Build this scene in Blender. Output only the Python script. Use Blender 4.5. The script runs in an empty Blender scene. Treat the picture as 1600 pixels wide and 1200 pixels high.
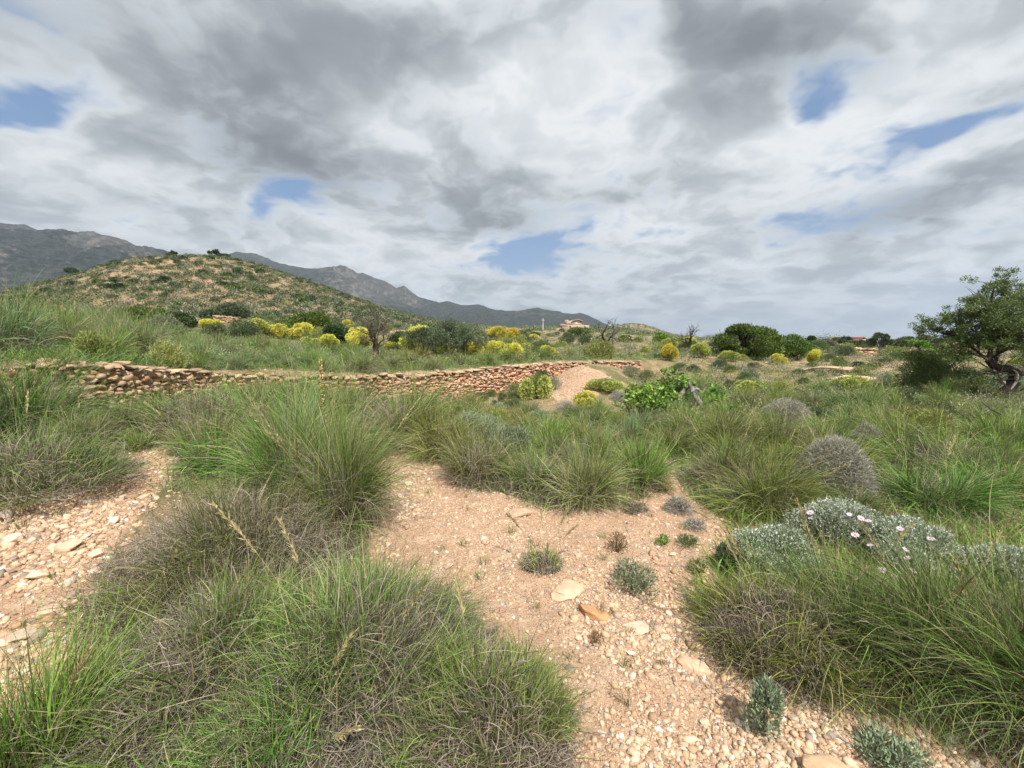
import bpy, math, random
import numpy as np
C = bpy.context.scene
R = math.radians
EYE = 1.6
FPX = 640.0                      # focal length in pixels of the 1600 px wide photograph
TILT = math.atan(65.0 / FPX)

# ------------------------------------------------------------------ camera
cam_d = bpy.data.cameras.new('camera')
cam_d.sensor_width = 36.0
cam_d.lens = FPX / 1600.0 * 36.0
cam_d.clip_start = 0.05
cam_d.clip_end = 20000.0
cam = bpy.data.objects.new('camera', cam_d)
C.collection.objects.link(cam)
cam.location = (0, 0, EYE)
cam.rotation_euler = (math.pi / 2 - TILT, 0, 0)
C.camera = cam

# ------------------------------------------------------------------ render settings
C.view_settings.view_transform = 'Standard'
C.view_settings.look = 'None'
C.view_settings.exposure = 0.58
C.view_settings.gamma = 1.0
C.view_settings.use_curve_mapping = False
C.cycles.max_bounces = 5
C.cycles.diffuse_bounces = 3
C.cycles.glossy_bounces = 2
C.cycles.transmission_bounces = 3
C.cycles.transparent_max_bounces = 4
C.cycles.volume_bounces = 0
C.cycles.caustics_reflective = False
C.cycles.caustics_refractive = False
C.cycles.use_denoising = True
try:
    C.cycles.denoiser = 'OPENIMAGEDENOISE'
    C.cycles.denoising_prefilter = 'ACCURATE'
except Exception:
    pass

SUN_EL, SUN_AZ = 54.0, 158.0      # azimuth clockwise from +Y (camera heading)
sd = bpy.data.lights.new('sun', 'SUN')
sd.energy = 4.3
sd.angle = R(2.5)
sd.color = (1.0, 0.965, 0.91)
sun = bpy.data.objects.new('sun', sd)
C.collection.objects.link(sun)
sun.rotation_euler = (R(90 - SUN_EL), 0, R(180 - SUN_AZ))
sun.location = (0, 0, 50)


def lin(r, g, b):
    f = lambda c: ((c / 255 + 0.055) / 1.055) ** 2.4 if c > 10 else c / 255 / 12.92
    return (f(r), f(g), f(b))


def ray(px, py):
    """direction in the world through a point of the 1600 x 1200 photograph"""
    u, v = (px - 800) / FPX, (600 - py) / FPX
    d = np.array([u, math.cos(TILT) + v * math.sin(TILT), -math.sin(TILT) + v * math.cos(TILT)])
    return d / np.linalg.norm(d)


# ------------------------------------------------------------------ world: Nishita blue behind a broken cloud deck
W = bpy.data.worlds.new('World')
C.world = W
W.use_nodes = True
nt = W.node_tree
nt.nodes.clear()
N, L = nt.nodes, nt.links


class G:
    """tiny helper to write node maths"""
    def __init__(s, tree): s.t = tree
    def new(s, kind, **kw):
        n = s.t.nodes.new(kind)
        for k, v in kw.items(): setattr(n, k, v)
        return n
    def put(s, sock, v):
        if hasattr(v, 'is_output'): s.t.links.new(v, sock)
        else: sock.default_value = v
    def m(s, op, a, b=0.0, c=0.0, clamp=False):
        n = s.new('ShaderNodeMath', operation=op, use_clamp=clamp)
        s.put(n.inputs[0], a); s.put(n.inputs[1], b); s.put(n.inputs[2], c)
        return n.outputs[0]
    def vm(s, op, a, b=(0, 0, 0)):
        n = s.new('ShaderNodeVectorMath', operation=op)
        s.put(n.inputs[0], a); s.put(n.inputs[1], b)
        return n.outputs['Value'] if op in ('DOT_PRODUCT', 'LENGTH') else n.outputs[0]
    def scale(s, a, f):
        n = s.new('ShaderNodeVectorMath', operation='SCALE')
        s.put(n.inputs[0], a); s.put(n.inputs['Scale'], f)
        return n.outputs[0]
    def noise(s, vec, scale, detail=4, rough=0.5, dist=0.0):
        n = s.new('ShaderNodeTexNoise')
        if vec is not None: s.put(n.inputs['Vector'], vec)
        s.put(n.inputs['Scale'], scale); s.put(n.inputs['Detail'], detail)
        s.put(n.inputs['Roughness'], rough); s.put(n.inputs['Distortion'], dist)
        return n
    def step(s, v, a, b, lo=0.0, hi=1.0, smooth=True):
        n = s.new('ShaderNodeMapRange', interpolation_type='SMOOTHSTEP' if smooth else 'LINEAR')
        s.put(n.inputs['Value'], v)
        n.inputs['From Min'].default_value = a; n.inputs['From Max'].default_value = b
        n.inputs['To Min'].default_value = lo; n.inputs['To Max'].default_value = hi
        return n.outputs['Result']
    def mix(s, f, a, b, blend='MIX'):
        n = s.new('ShaderNodeMix', data_type='RGBA', blend_type=blend)
        s.put(n.inputs[0], f)
        for i, v in ((6, a), (7, b)):
            s.put(n.inputs[i], v if hasattr(v, 'is_output') else (*v, 1.0))
        return n.outputs[2]


g = G(nt)
tc = g.new('ShaderNodeTexCoord')
sep = g.new('ShaderNodeSeparateXYZ')
L.new(tc.outputs['Generated'], sep.inputs[0])
zc = g.m('MAXIMUM', sep.outputs[2], 0.0)
den = g.m('ADD', zc, 0.24)
comb = g.new('ShaderNodeCombineXYZ')
g.put(comb.inputs[0], g.m('DIVIDE', sep.outputs[0], den))
g.put(comb.inputs[1], g.m('DIVIDE', sep.outputs[1], den))
P0 = comb.outputs[0]
# wind-drawn warp of the cloud layer
wn = g.noise(P0, 1.3, 3, 0.55)
P = g.vm('ADD', P0, g.scale(g.vm('SUBTRACT', wn.outputs['Color'], (0.5, 0.5, 0.5)), 0.40))
wn2 = g.noise(P0, 4.5, 3, 0.6)
P = g.vm('ADD', P, g.scale(g.vm('SUBTRACT', wn2.outputs['Color'], (0.5, 0.5, 0.5)), 0.17))


def plane(px, py):
    d = ray(px, py)
    return np.array([d[0], d[1]]) / (max(d[2], 0) + 0.24)


def blob(px, py, a, b, ang):
    """soft elliptical bank in the cloud layer"""
    c = plane(px, py)
    ca, sa = math.cos(R(ang)), -math.sin(R(ang))
    A = np.array([plane(px + a * ca, py + a * sa) - c, plane(px - b * sa, py + b * ca) - c]).T
    I = np.linalg.inv(A)
    q = g.vm('SUBTRACT', P, (c[0], c[1], 0))
    u = g.vm('DOT_PRODUCT', q, (I[0, 0], I[0, 1], 0))
    v = g.vm('DOT_PRODUCT', q, (I[1, 0], I[1, 1], 0))
    r2 = g.m('ADD', g.m('MULTIPLY', u, u), g.m('MULTIPLY', v, v))
    return g.m('POWER', 0.45, r2)


def total(rows):
    s = None
    for px, py, a, b, ang, w in rows:
        t = g.m('MULTIPLY', blob(px, py, a, b, ang), w)
        s = t if s is None else g.m('ADD', s, t)
    return s


gaps = total([(0, 155, 80, 34, 5, 1.5), (455, 312, 60, 30, 25, 1.3), (835, 395, 90, 30, 12, 1.4), (1258, 152, 55, 26, 20, 1.2),
              (1500, 200, 190, 26, 20, 1.5), (1310, 345, 100, 26, 5, 1.0), (10, 5, 50, 18, -25, .7), (1240, 372, 70, 20, 10, .5),
              (800, 415, 90, 14, 5, .5), (1590, 355, 80, 14, 8, .5)])
dark = total([(200, 60, 230, 75, -20, .55), (390, 235, 190, 70, -20, .75), (745, 325, 130, 42, 5, .7), (1150, 55, 250, 60, -12, .75),
              (1030, 290, 140, 30, 18, .6), (1450, 320, 170, 30, 18, .65), (640, 70, 190, 70, 0, .5), (1130, 130, 110, 40, 25, .4),
              (330, 350, 160, 30, -8, .3), (960, 440, 90, 18, 10, .3)])
lite = total([(560, 190, 80, 30, -30, .5), (880, 150, 110, 110, 0, .5), (1200, 215, 260, 34, 20, .6), (90, 120, 80, 70, -20, .45),
              (320, 300, 260, 22, -14, .3), (1000, 345, 130, 34, 10, .4), (1500, 250, 160, 18, 18, .4), (1010, 20, 30, 70, 0, .3),
              (640, 400, 300, 30, -3, .3), (790, 120, 60, 60, 0, .3)])
Ps = g.vm('MULTIPLY', P, (1.1, 1.15, 1.0))
n1 = g.noise(Ps, 2.2, 3, 0.45, 0.0).outputs['Fac']
n2 = g.noise(P, 6.0, 3, 0.45, 0.0).outputs['Fac']
n3 = g.noise(P, 17.0, 4, 0.55, 0.2).outputs['Fac']
thick = g.m('ADD', g.m('MULTIPLY', g.m('SUBTRACT', n1, 0.5), 1.5), g.m('MULTIPLY', g.m('SUBTRACT', n2, 0.5), 0.55))
cover = g.m('SUBTRACT', g.m('ADD', thick, 0.62), gaps)
cover = g.m('ADD', cover, g.m('ADD', g.m('MULTIPLY', g.m('SUBTRACT', n2, 0.5), 1.5), g.m('MULTIPLY', g.m('SUBTRACT', n3, 0.5), 0.7)))
mask = g.step(cover, -0.62, 0.46)
rim = g.step(cover, 0.95, 0.05)
shade = g.m('ADD', g.m('SUBTRACT', dark, lite), g.m('ADD', g.m('MULTIPLY', thick, 1.15), g.m('MULTIPLY', g.m('SUBTRACT', n3, 0.5), 0.22)))
shade = g.m('SUBTRACT', shade, g.m('MULTIPLY', rim, 0.42))
ramp = g.new('ShaderNodeValToRGB')
L.new(g.m('ADD', g.m('MULTIPLY', shade, 0.58), 0.375), ramp.inputs[0])
cr = ramp.color_ramp
cr.elements[0].position = 0.0
cr.elements[1].position = 1.0
stops = [(0.0, (238, 240, 241)), (0.25, (214, 219, 222)), (0.48, (184, 190, 194)), (0.72, (152, 157, 162)), (1.0, (126, 130, 135))]
for i, (p, c) in enumerate(stops):
    e = cr.elements[0] if i == 0 else (cr.elements[-1] if i == len(stops) - 1 else cr.elements.new(p))
    e.position = p
    e.color = (*lin(*c), 1)
CLOUD_K = 7.0
cloud = g.scale(ramp.outputs[0], CLOUD_K)
sky = g.new('ShaderNodeTexSky')
sky.sky_type = 'NISHITA'
sky.sun_disc = False
sky.sun_elevation = R(SUN_EL)
sky.sun_rotation = R(SUN_AZ)
sky.air_density = 1.1
sky.dust_density = 1.2
blue = g.mix(0.5, g.scale(sky.outputs[0], 1.0), tuple(c * CLOUD_K for c in lin(100, 138, 190)))
col = g.mix(mask, blue, cloud)
veil = g.step(sep.outputs[2], 0.0, 0.14, 0.75, 0.0)
hz = tuple(c * CLOUD_K for c in lin(182, 193, 206))
col = g.mix(veil, col, hz)
bg = g.new('ShaderNodeBackground')
L.new(col, bg.inputs[0])
bg.inputs[1].default_value = 0.1
wo = g.new('ShaderNodeOutputWorld')
L.new(bg.outputs[0], wo.inputs[0])
W.cycles.sampling_method = 'MANUAL'
W.cycles.sample_map_resolution = 512


# ------------------------------------------------------------------ noise in numpy
def _hash(ix, iy, seed):
    h = (ix.astype(np.int64) * 374761393 + iy.astype(np.int64) * 668265263 + seed * 1442695041) & 0xffffffff
    h = ((h ^ (h >> 13)) * 1274126177) & 0xffffffff
    return ((h ^ (h >> 16)) & 0xffff) / 65535.0


def vnoise(x, y, seed=0):
    ix, iy = np.floor(x), np.floor(y)
    fx, fy = x - ix, y - iy
    fx = fx * fx * fx * (fx * (fx * 6 - 15) + 10)
    fy = fy * fy * fy * (fy * (fy * 6 - 15) + 10)
    a, b = _hash(ix, iy, seed), _hash(ix + 1, iy, seed)
    c, d = _hash(ix, iy + 1, seed), _hash(ix + 1, iy + 1, seed)
    return (a + (b - a) * fx) * (1 - fy) + (c + (d - c) * fx) * fy


def fbm(x, y, octv=4, seed=0, gain=0.5):
    s, a, t = 0, 1.0, 0
    for o in range(octv):
        s = s + a * (vnoise(x, y, seed + o * 17) - 0.5)
        t += a
        a *= gain
        x, y = x * 2.03 + 11.3, y * 2.03 - 7.7
    return s / t * 2


def ridged(x, y, octv=5, seed=0):
    s, a, t = 0, 1.0, 0
    for o in range(octv):
        s = s + a * (1 - np.abs(2 * vnoise(x, y, seed + o * 13) - 1))
        t += a
        a *= 0.5
        x, y = x * 2.1 + 5.1, y * 2.1 + 3.3
    return s / t


def ss(a, b, x):
    t = np.clip((x - a) / (b - a), 0, 1)
    return t * t * (3 - 2 * t)


# ------------------------------------------------------------------ terrain heights
def azp(px): return math.atan((px - 800) / FPX)


TA = np.array([azp(p) for p in (-1200, -300, 0, 120, 200, 310, 400, 500, 600, 700, 800, 900, 1000, 1100, 1200, 1400, 2200)])
TD = np.array([3, 5, 8, 12, 20, 35, 60, 100, 170, 260, 500, 5000.])
zr = lambda py, D: EYE + (535 - py) / FPX * D
TZ = np.array([
    # 3    5    8     12   20   35   60    100  170            260 500 5000
    [1.0, 1.2, 1.3, 1.5, 1.9, 2.4, 3.2, 5, 8, 8, 6, 0],
    [1.0, 1.3, 1.45, 1.75, 2.3, 3.0, 4.2, 7, 12, 11, 8, 0],
    [1.0, 1.29, 1.45, 1.8, 2.4, 3.4, 5.0, 10, zr(462, 170), 14, 9, 0],
    [1.0, 1.25, 1.4, 1.75, 2.4, 3.4, 5.4, 14, zr(438, 170), 18, 9, 0],
    [1.0, 1.2, 1.3, 1.6, 2.2, 3.3, 5.6, 17, zr(412, 170), 22, 9, 0],
    [1.0, 1.05, 1.05, 1.35, 2.0, 3.1, 5.6, 18, zr(399, 170), 24, 9, 0],
    [.9, .9, .95, 1.15, 1.7, 2.8, 5.4, 16, zr(411, 170), 22, 9, 0],
    [.8, .85, .85, .95, 1.4, 2.4, 4.6, 12, zr(447, 170), 18, 9, 0],
    [.8, .8, .8, .88, 1.2, 2.1, 3.8, 8, zr(484, 170), 13, 8, 0],
    [.8, .8, .8, .82, 1.0, 1.7, 3.2, 5.5, zr(508, 170), 9, 8, 0],
    [.8, .8, .8, .8, .9, 1.5, 2.8, 4.2, zr(514, 170), 8, 8, 0],
    [.8, .8, .8, .8, .85, 1.35, 2.6, 4.3, zr(510, 170), 9, 8, 0],
    [.75, .75, .75, .75, .8, 1.2, 2.1, 3.3, 5.6, 7, 6, 0],
    [.3, .3, .35, .45, .6, .85, 1.35, 1.9, 2.3, 2.5, 3, 0],
    [0, 0, .05, .15, .3, .55, .9, 1.2, 1.4, 1.6, 2, 0],
    [0, 0, 0, 0, .05, .3, .6, .95, 1.3, 1.5, 2, 0],
    [0, 0, 0, 0, 0, .2, .4, .8, 1.1, 1.3, 2, 0]])
_ga = np.linspace(-1.5, 1.5, 301)
_gl = np.linspace(math.log(1.5), math.log(6000), 260)


def _grid():
    m = np.empty((len(_ga), len(TD)))
    for j in range(len(TD)):
        m[:, j] = np.interp(_ga, TA, TZ[:, j])
    out = np.empty((len(_ga), len(_gl)))
    for i in range(len(_ga)):
        out[i] = np.interp(_gl, np.log(TD), m[i])
    for _ in range(5):
        out[:, 1:-1] = (out[:, :-2] + 2 * out[:, 1:-1] + out[:, 2:]) / 4
        out[1:-1] = (out[:-2] + 2 * out[1:-1] + out[2:]) / 4
    return out


GZ = _grid()


def bil(az, l):
    a = np.clip((az + 1.5) / 3.0 * 300, 0, 299.999)
    b = np.clip((l - _gl[0]) / (_gl[-1] - _gl[0]) * 259, 0, 258.999)
    i, j = a.astype(int), b.astype(int)
    u, v = a - i, b - j
    return (GZ[i, j] * (1 - u) + GZ[i + 1, j] * u) * (1 - v) + (GZ[i, j + 1] * (1 - u) + GZ[i + 1, j + 1] * u) * v


# line of the dry stone wall: photograph column, top row, depth
WALL = [(-900, 573, 3.6), (-300, 573, 4.6), (0, 573, 5.2), (150, 573, 5.5), (220, 577, 6.2), (300, 583, 7.4), (440, 590, 9.0), (560, 590, 9.5), (640, 587, 10.2),
        (740, 580, 11.8), (840, 570, 14.6), (900, 567, 16.4), (1000, 565, 18.6)]
WA = np.array([azp(w[0]) for w in WALL])
WD = np.array([w[2] for w in WALL], float)


def smooth1(x, xa, ya):
    s = 0
    for k, w in ((-.06, 1), (-.03, 2), (0, 3), (.03, 2), (.06, 1)):
        s = s + w * np.interp(x + k, xa, ya)
    return s / 9


def H(x, y, fine=True):
    x = np.asarray(x, float); y = np.asarray(y, float)
    r = np.hypot(x, y) + 1e-6
    az = np.arctan2(x, y)
    azc = np.clip(az, -1.2, 1.2)
    D = np.maximum(r * np.cos(azc), 0.01)
    behind = ss(1.3, 2.2, np.abs(az))
    zu = bil(azc, np.log(np.maximum(D, 1.5)))
    zl = 0.5 * ss(-1.5, -5.0, x) * ss(2.0, 4.5, r) + 0.06 * fbm(x * .7, y * .7, 3, 5)
    dw = smooth1(azc, WA, WD)
    a0, a1 = azp(1000), azp(1110)
    e = ss(a0, a1, azc)
    tw = 0.25 + e * 9
    dcen = dw * (1 - e) + e * 15
    w = ss(dcen - 0.02 - e * 4.5, dcen + tw, D + 0.0)
    # stony ramp slumped against the wall
    rx, ry = (925 - 800) / FPX, 13.2
    zl = np.maximum(zl, 0.72 * np.exp(-np.abs((x / D - rx + .015 * fbm(x, y, 3, 61)) / 0.095) ** 2.6) * ss(8.8, 16.2, D))
    z = zl * (1 - w) + zu * w
    z = z * (1 - behind) + 0.2 * behind
    far = ss(60, 130, D)
    hill = ss(7, 30, zu) * far
    z = z + hill * (1.6 * fbm(x * .035, y * .035, 4, 9) + 1.2 * (ridged(x * .05, y * .02, 3, 31) - .6))
    z = z + ss(12, 60, D) * 0.35 * fbm(x * .11, y * .11, 3, 2)
    z = z + 5.5 * np.exp(-(((x / D - (992 - 800) / FPX) / .075) ** 2)) * np.exp(-((D - 250) / 50) ** 2)
    if fine:
        z = z + 0.035 * fbm(x * 2.3, y * 2.3, 3, 3) + 0.012 * fbm(x * 9, y * 9, 3, 4) * ss(30, 10, D)
    return z


_ts = np.concatenate([np.arange(0.8, 12, 0.03), 12 * 1.004 ** np.arange(0, 1200)])


def at(px, py):
    """where the line of sight through a point of the photograph meets the ground"""
    d = ray(px, py)
    x, y, z = d[0] * _ts, d[1] * _ts, EYE + d[2] * _ts
    hit = np.nonzero(z < H(x, y))[0]
    i = hit[0] if len(hit) else len(_ts) - 1
    return np.array([x[i], y[i], float(H(x[i:i + 1], y[i:i + 1])[0])])


def at_depth(px, D):
    """ground point seen in column px at distance D ahead"""
    x = (px - 800) / FPX * D
    return np.array([x, D, float(H(np.array([x]), np.array([D]))[0])])


def inpoly(x, y, poly):
    p = np.array(poly)
    c = np.zeros(np.shape(x), bool)
    for i in range(len(p)):
        x0, y0 = p[i]; x1, y1 = p[i - 1]
        if y0 == y1: continue
        c ^= ((y0 > y) != (y1 > y)) & (x < (x1 - x0) * (y - y0) / (y1 - y0) + x0)
    return c


BARE_PX = [
    [(575, 692), (640, 702), (700, 735), (720, 762), (790, 772), (860, 795), (950, 800), (1005, 780), (1045, 745), (1010, 685), (1040, 680), (1062, 760),
     (1110, 800), (1150, 850), (1130, 900), (1110, 960), (1160, 1030), (1220, 1080), (1340, 1110), (1450, 1090), (1600, 1170), (1700, 1300), (1500, 1500),
     (700, 1500), (860, 1220), (870, 1080), (700, 920), (590, 900), (560, 800)],
    [(-300, 820), (0, 795), (90, 770), (150, 715), (260, 700), (280, 730), (230, 790), (140, 900), (190, 960), (250, 1000), (240, 1100), (260, 1400), (-400, 1500)],
    [(880, 640), (860, 615), (870, 585), (905, 572), (955, 590), (950, 610), (920, 625), (905, 645)],
]
BARE = [[tuple(at(px, py)[:2]) if py < 1190 else tuple((ray(px, py) * (EYE / -ray(px, py)[2]))[:2]) for px, py in poly] for poly in BARE_PX]


def bare(x, y):
    b = np.zeros(np.shape(x), bool)
    for p in BARE: b |= inpoly(x, y, p)
    return b


# ------------------------------------------------------------------ mesh and object helpers
def mesh(name, V, faces, col=None, smooth=False, attrs=None):
    """V (n,3); faces: list of int arrays (m,3) or (m,4)"""
    me = bpy.data.meshes.new(name)
    V = np.ascontiguousarray(V, np.float32)
    faces = [f for f in faces if len(f)]
    nl = sum(f.size for f in faces)
    npoly = sum(len(f) for f in faces)
    me.vertices.add(len(V)); me.vertices.foreach_set('co', V.ravel())
    me.loops.add(nl)
    me.loops.foreach_set('vertex_index', np.concatenate([f.ravel() for f in faces]).astype(np.int32))
    me.polygons.add(npoly)
    tot = np.concatenate([np.full(len(f), f.shape[1], np.int32) for f in faces])
    start = np.concatenate([[0], np.cumsum(tot)[:-1]]).astype(np.int32)
    me.polygons.foreach_set('loop_start', start)
    if smooth: me.polygons.foreach_set('use_smooth', np.ones(npoly, bool))
    me.update(calc_edges=True)
    if col is not None:
        a = me.attributes.new('Col', 'FLOAT_COLOR', 'POINT')
        c4 = np.ones((len(V), 4), np.float32)
        c4[:, :3] = col
        a.data.foreach_set('color', c4.ravel())
    for k, v in (attrs or {}).items():
        a = me.attributes.new(k, 'FLOAT', 'POINT')
        a.data.foreach_set('value', np.ascontiguousarray(v, np.float32))
    return me


class MB:
    """collects pieces into one mesh"""
    def __init__(s): s.v, s.q, s.t, s.c, s.n = [], [], [], [], 0
    def add(s, V, F, col):
        V = np.asarray(V, float).reshape(-1, 3)
        s.v.append(V)
        F = np.asarray(F, int)
        (s.q if F.shape[1] == 4 else s.t).append(F + s.n)
        s.n += len(V)
        c = np.asarray(col, float)
        s.c.append(np.broadcast_to(c, (len(V), 3)) if c.ndim == 1 else c)
        return s
    def mesh(s, name, smooth=False):
        fs = []
        if s.q: fs.append(np.concatenate(s.q))
        if s.t: fs.append(np.concatenate(s.t))
        return mesh(name, np.concatenate(s.v), fs, np.concatenate(s.c), smooth)


def obj(name, me, mat, parent=None, loc=None, rotz=0.0, scale=None):
    if mat is not None and not me.materials: me.materials.append(mat)
    o = bpy.data.objects.new(name, me)
    C.collection.objects.link(o)
    if parent is not None: o.parent = parent
    if loc is not None: o.location = tuple(float(v) for v in loc)
    if rotz: o.rotation_euler = (0, 0, rotz)
    if scale is not None: o.scale = (scale,) * 3 if np.isscalar(scale) else tuple(scale)
    return o


def tag(o, label, cat, group=None, kind=None):
    if label: o['label'] = label
    if cat: o['category'] = cat
    if group: o['group'] = group
    if kind: o['kind'] = kind
    return o


def empty(name, loc=(0, 0, 0), rotz=0.0, scale=1.0):
    o = bpy.data.objects.new(name, None)
    o.empty_display_size = 0.1
    C.collection.objects.link(o)
    o.location = tuple(float(v) for v in loc)
    o.rotation_euler = (0, 0, rotz)
    o.scale = (scale,) * 3 if np.isscalar(scale) else tuple(scale)
    return o


KIDS = {}


def put(proto, loc, rotz, scale, label, group=None):
    """place a prototype: the first use moves the prototype itself, later ones copy it with its parts"""
    kids = [o for o in KIDS.get(proto.name, [])]
    if not proto.get('_used'):
        proto['_used'] = 1
        o = proto
    else:
        o = proto.copy(); C.collection.objects.link(o)
        for k in kids:
            c = k.copy(); C.collection.objects.link(c); c.parent = o
    o.location = tuple(float(v) for v in loc)
    o.rotation_euler = (0, 0, rotz)
    o.scale = (scale,) * 3 if np.isscalar(scale) else tuple(scale)
    o['label'] = label
    if group: o['group'] = group
    return o


# ------------------------------------------------------------------ materials
def material(name):
    m = bpy.data.materials.new(name)
    m.use_nodes = True
    m.node_tree.nodes.clear()
    return m, G(m.node_tree)


def finish(m, g, shader, disp=None):
    o = g.new('ShaderNodeOutputMaterial')
    m.node_tree.links.new(shader, o.inputs['Surface'])
    return m


def plant_mat(name, transl=0.3, rough=0.55, var=0.22, hue=0.03):
    m, g = material(name)
    a = g.new('ShaderNodeAttribute', attribute_name='Col')
    oi = g.new('ShaderNodeObjectInfo')
    hs = g.new('ShaderNodeHueSaturation')
    g.put(hs.inputs['Color'], a.outputs['Color'])
    g.put(hs.inputs['Hue'], g.m('ADD', 0.5 - hue / 2, g.m('MULTIPLY', oi.outputs['Random'], hue)))
    g.put(hs.inputs['Value'], g.m('ADD', 1 - var / 2, g.m('MULTIPLY', g.m('FRACT', g.m('MULTIPLY', oi.outputs['Random'], 7.31)), var)))
    p = g.new('ShaderNodeBsdfPrincipled')
    g.put(p.inputs['Base Color'], hs.outputs[0])
    g.put(p.inputs['Roughness'], rough)
    g.put(p.inputs['Specular IOR Level'], 0.3)
    if transl:
        t = g.new('ShaderNodeBsdfTranslucent')
        g.put(t.inputs[0], hs.outputs[0])
        mx = g.new('ShaderNodeMixShader')
        g.put(mx.inputs[0], transl)
        g.t.links.new(p.outputs[0], mx.inputs[1]); g.t.links.new(t.outputs[0], mx.inputs[2])
        return finish(m, g, mx.outputs[0])
    return finish(m, g, p.outputs[0])


def rock_mat(name, scale=30, bump=0.4, var=0.35, rough=0.9):
    m, g = material(name)
    a = g.new('ShaderNodeAttribute', attribute_name='Col')
    tcn = g.new('ShaderNodeTexCoord')
    n = g.noise(tcn.outputs['Object'], scale, 6, 0.65)
    n3 = g.noise(tcn.outputs['Object'], scale * 0.22, 3, 0.5)
    k = g.m('ADD', 1 - var, g.m('MULTIPLY', g.m('ADD', n.outputs['Fac'], n3.outputs['Fac']), var))
    colr = g.mix(1.0, a.outputs['Color'], g.scale((1, 1, 1), k), 'MULTIPLY')
    b = g.new('ShaderNodeBump')
    g.put(b.inputs['Strength'], bump); g.put(b.inputs['Distance'], 0.01)
    g.put(b.inputs['Height'], n.outputs['Fac'])
    p = g.new('ShaderNodeBsdfPrincipled')
    g.put(p.inputs['Base Color'], colr); g.put(p.inputs['Roughness'], rough)
    g.put(p.inputs['Specular IOR Level'], 0.2)
    g.put(p.inputs['Normal'], b.outputs[0])
    return finish(m, g, p.outputs[0])


M_GRASS = plant_mat('grass_blade', 0.15, 0.5)
M_DEAD = plant_mat('dead_blade', 0.1, 0.8, 0.2, 0.0)
M_LEAF = plant_mat('leaf', 0.16, 0.55)
M_FLOWER = plant_mat('petal', 0.3, 0.7, 0.15, 0.02)
M_BARK = rock_mat('bark', 40, 0.8, 0.5)
M_STONE = rock_mat('stone', 25, 0.7, 0.45)
M_PEBBLE = rock_mat('pebble', 60, 0.3, 0.3)


def ground_mat():
    m, g = material('stony_earth')
    tcn = g.new('ShaderNodeTexCoord')
    P = tcn.outputs['Object']
    veg = g.new('ShaderNodeAttribute', attribute_name='veg').outputs['Fac']
    red = g.new('ShaderNodeAttribute', attribute_name='red').outputs['Fac']
    nb = g.noise(P, 0.9, 5, 0.6).outputs['Fac']
    nm = g.noise(P, 7, 6, 0.65).outputs['Fac']
    nf = g.noise(P, 55, 5, 0.7).outputs['Fac']
    c = g.mix(g.step(nb, .35, .65), lin(205, 173, 143), lin(192, 158, 128))
    c = g.mix(g.step(nm, .45, .75), c, lin(217, 193, 166))
    c = g.mix(g.step(nf, .50, .72, 0, .6), c, lin(148, 118, 96))
    c = g.mix(g.m('MULTIPLY', red, 0.72), c, lin(172, 130, 101))
    v = g.new('ShaderNodeTexVoronoi')
    g.put(v.inputs['Vector'], P); g.put(v.inputs['Scale'], 70.0)
    peb = g.step(v.outputs['Distance'], .30, .42, 1, 0)
    sep = g.new('ShaderNodeSeparateColor'); g.put(sep.inputs[0], v.outputs['Color'])
    some = g.m('MULTIPLY', peb, g.step(sep.outputs[0], .45, .5))
    c = g.mix(g.m('MULTIPLY', some, .6), c, g.mix(sep.outputs[1], lin(222, 200, 178), lin(170, 130, 108)))
    litter = g.mix(g.step(nm, .35, .65), lin(112, 108, 70), lin(146, 130, 96))
    litter = g.mix(g.step(nb, .45, .6), litter, lin(100, 106, 66))
    green = g.mix(g.step(nm, .35, .65), lin(116, 104, 76), lin(88, 90, 56))
    litter = g.mix(g.new('ShaderNodeAttribute', attribute_name='hill').outputs['Fac'], litter, green)
    vv = g.m('MULTIPLY', veg, g.step(g.m('ADD', nb, g.m('MULTIPLY', nm, .6)), .52, .92, 0.35, 1.0))
    c = g.mix(vv, c, litter)
    b1 = g.new('ShaderNodeBump'); g.put(b1.inputs['Strength'], 1.0); g.put(b1.inputs['Distance'], .018)
    g.put(b1.inputs['Height'], g.m('ADD', nf, g.m('MULTIPLY', some, .8)))
    b2 = g.new('ShaderNodeBump'); g.put(b2.inputs['Strength'], .6); g.put(b2.inputs['Distance'], .06)
    g.put(b2.inputs['Height'], nm); g.t.links.new(b1.outputs[0], b2.inputs['Normal'])
    p = g.new('ShaderNodeBsdfPrincipled')
    g.put(p.inputs['Base Color'], c); g.put(p.inputs['Roughness'], .95); g.put(p.inputs['Specular IOR Level'], .15)
    g.put(p.inputs['Normal'], b2.outputs[0])
    return finish(m, g, p.outputs[0])


# ------------------------------------------------------------------ the ground
def hill_patch(X, Y):
    """where the hillside is bare reddish soil"""
    D_ = np.maximum(Y, 1.)
    px = 800 + FPX * X / D_
    band = np.exp(-((px - 215) / 100) ** 2 - ((Y - 101) / 7) ** 2) + .9 * np.exp(-((px - 370) / 75) ** 2 - ((Y - 86) / 6) ** 2) + .5 * np.exp(-((px - 300) / 130) ** 2 - ((Y - 118) / 12) ** 2)
    return ss(.3, .75, .8 * fbm(X * .06, Y * .06, 4, 77) + .8 * band) * .85


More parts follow.
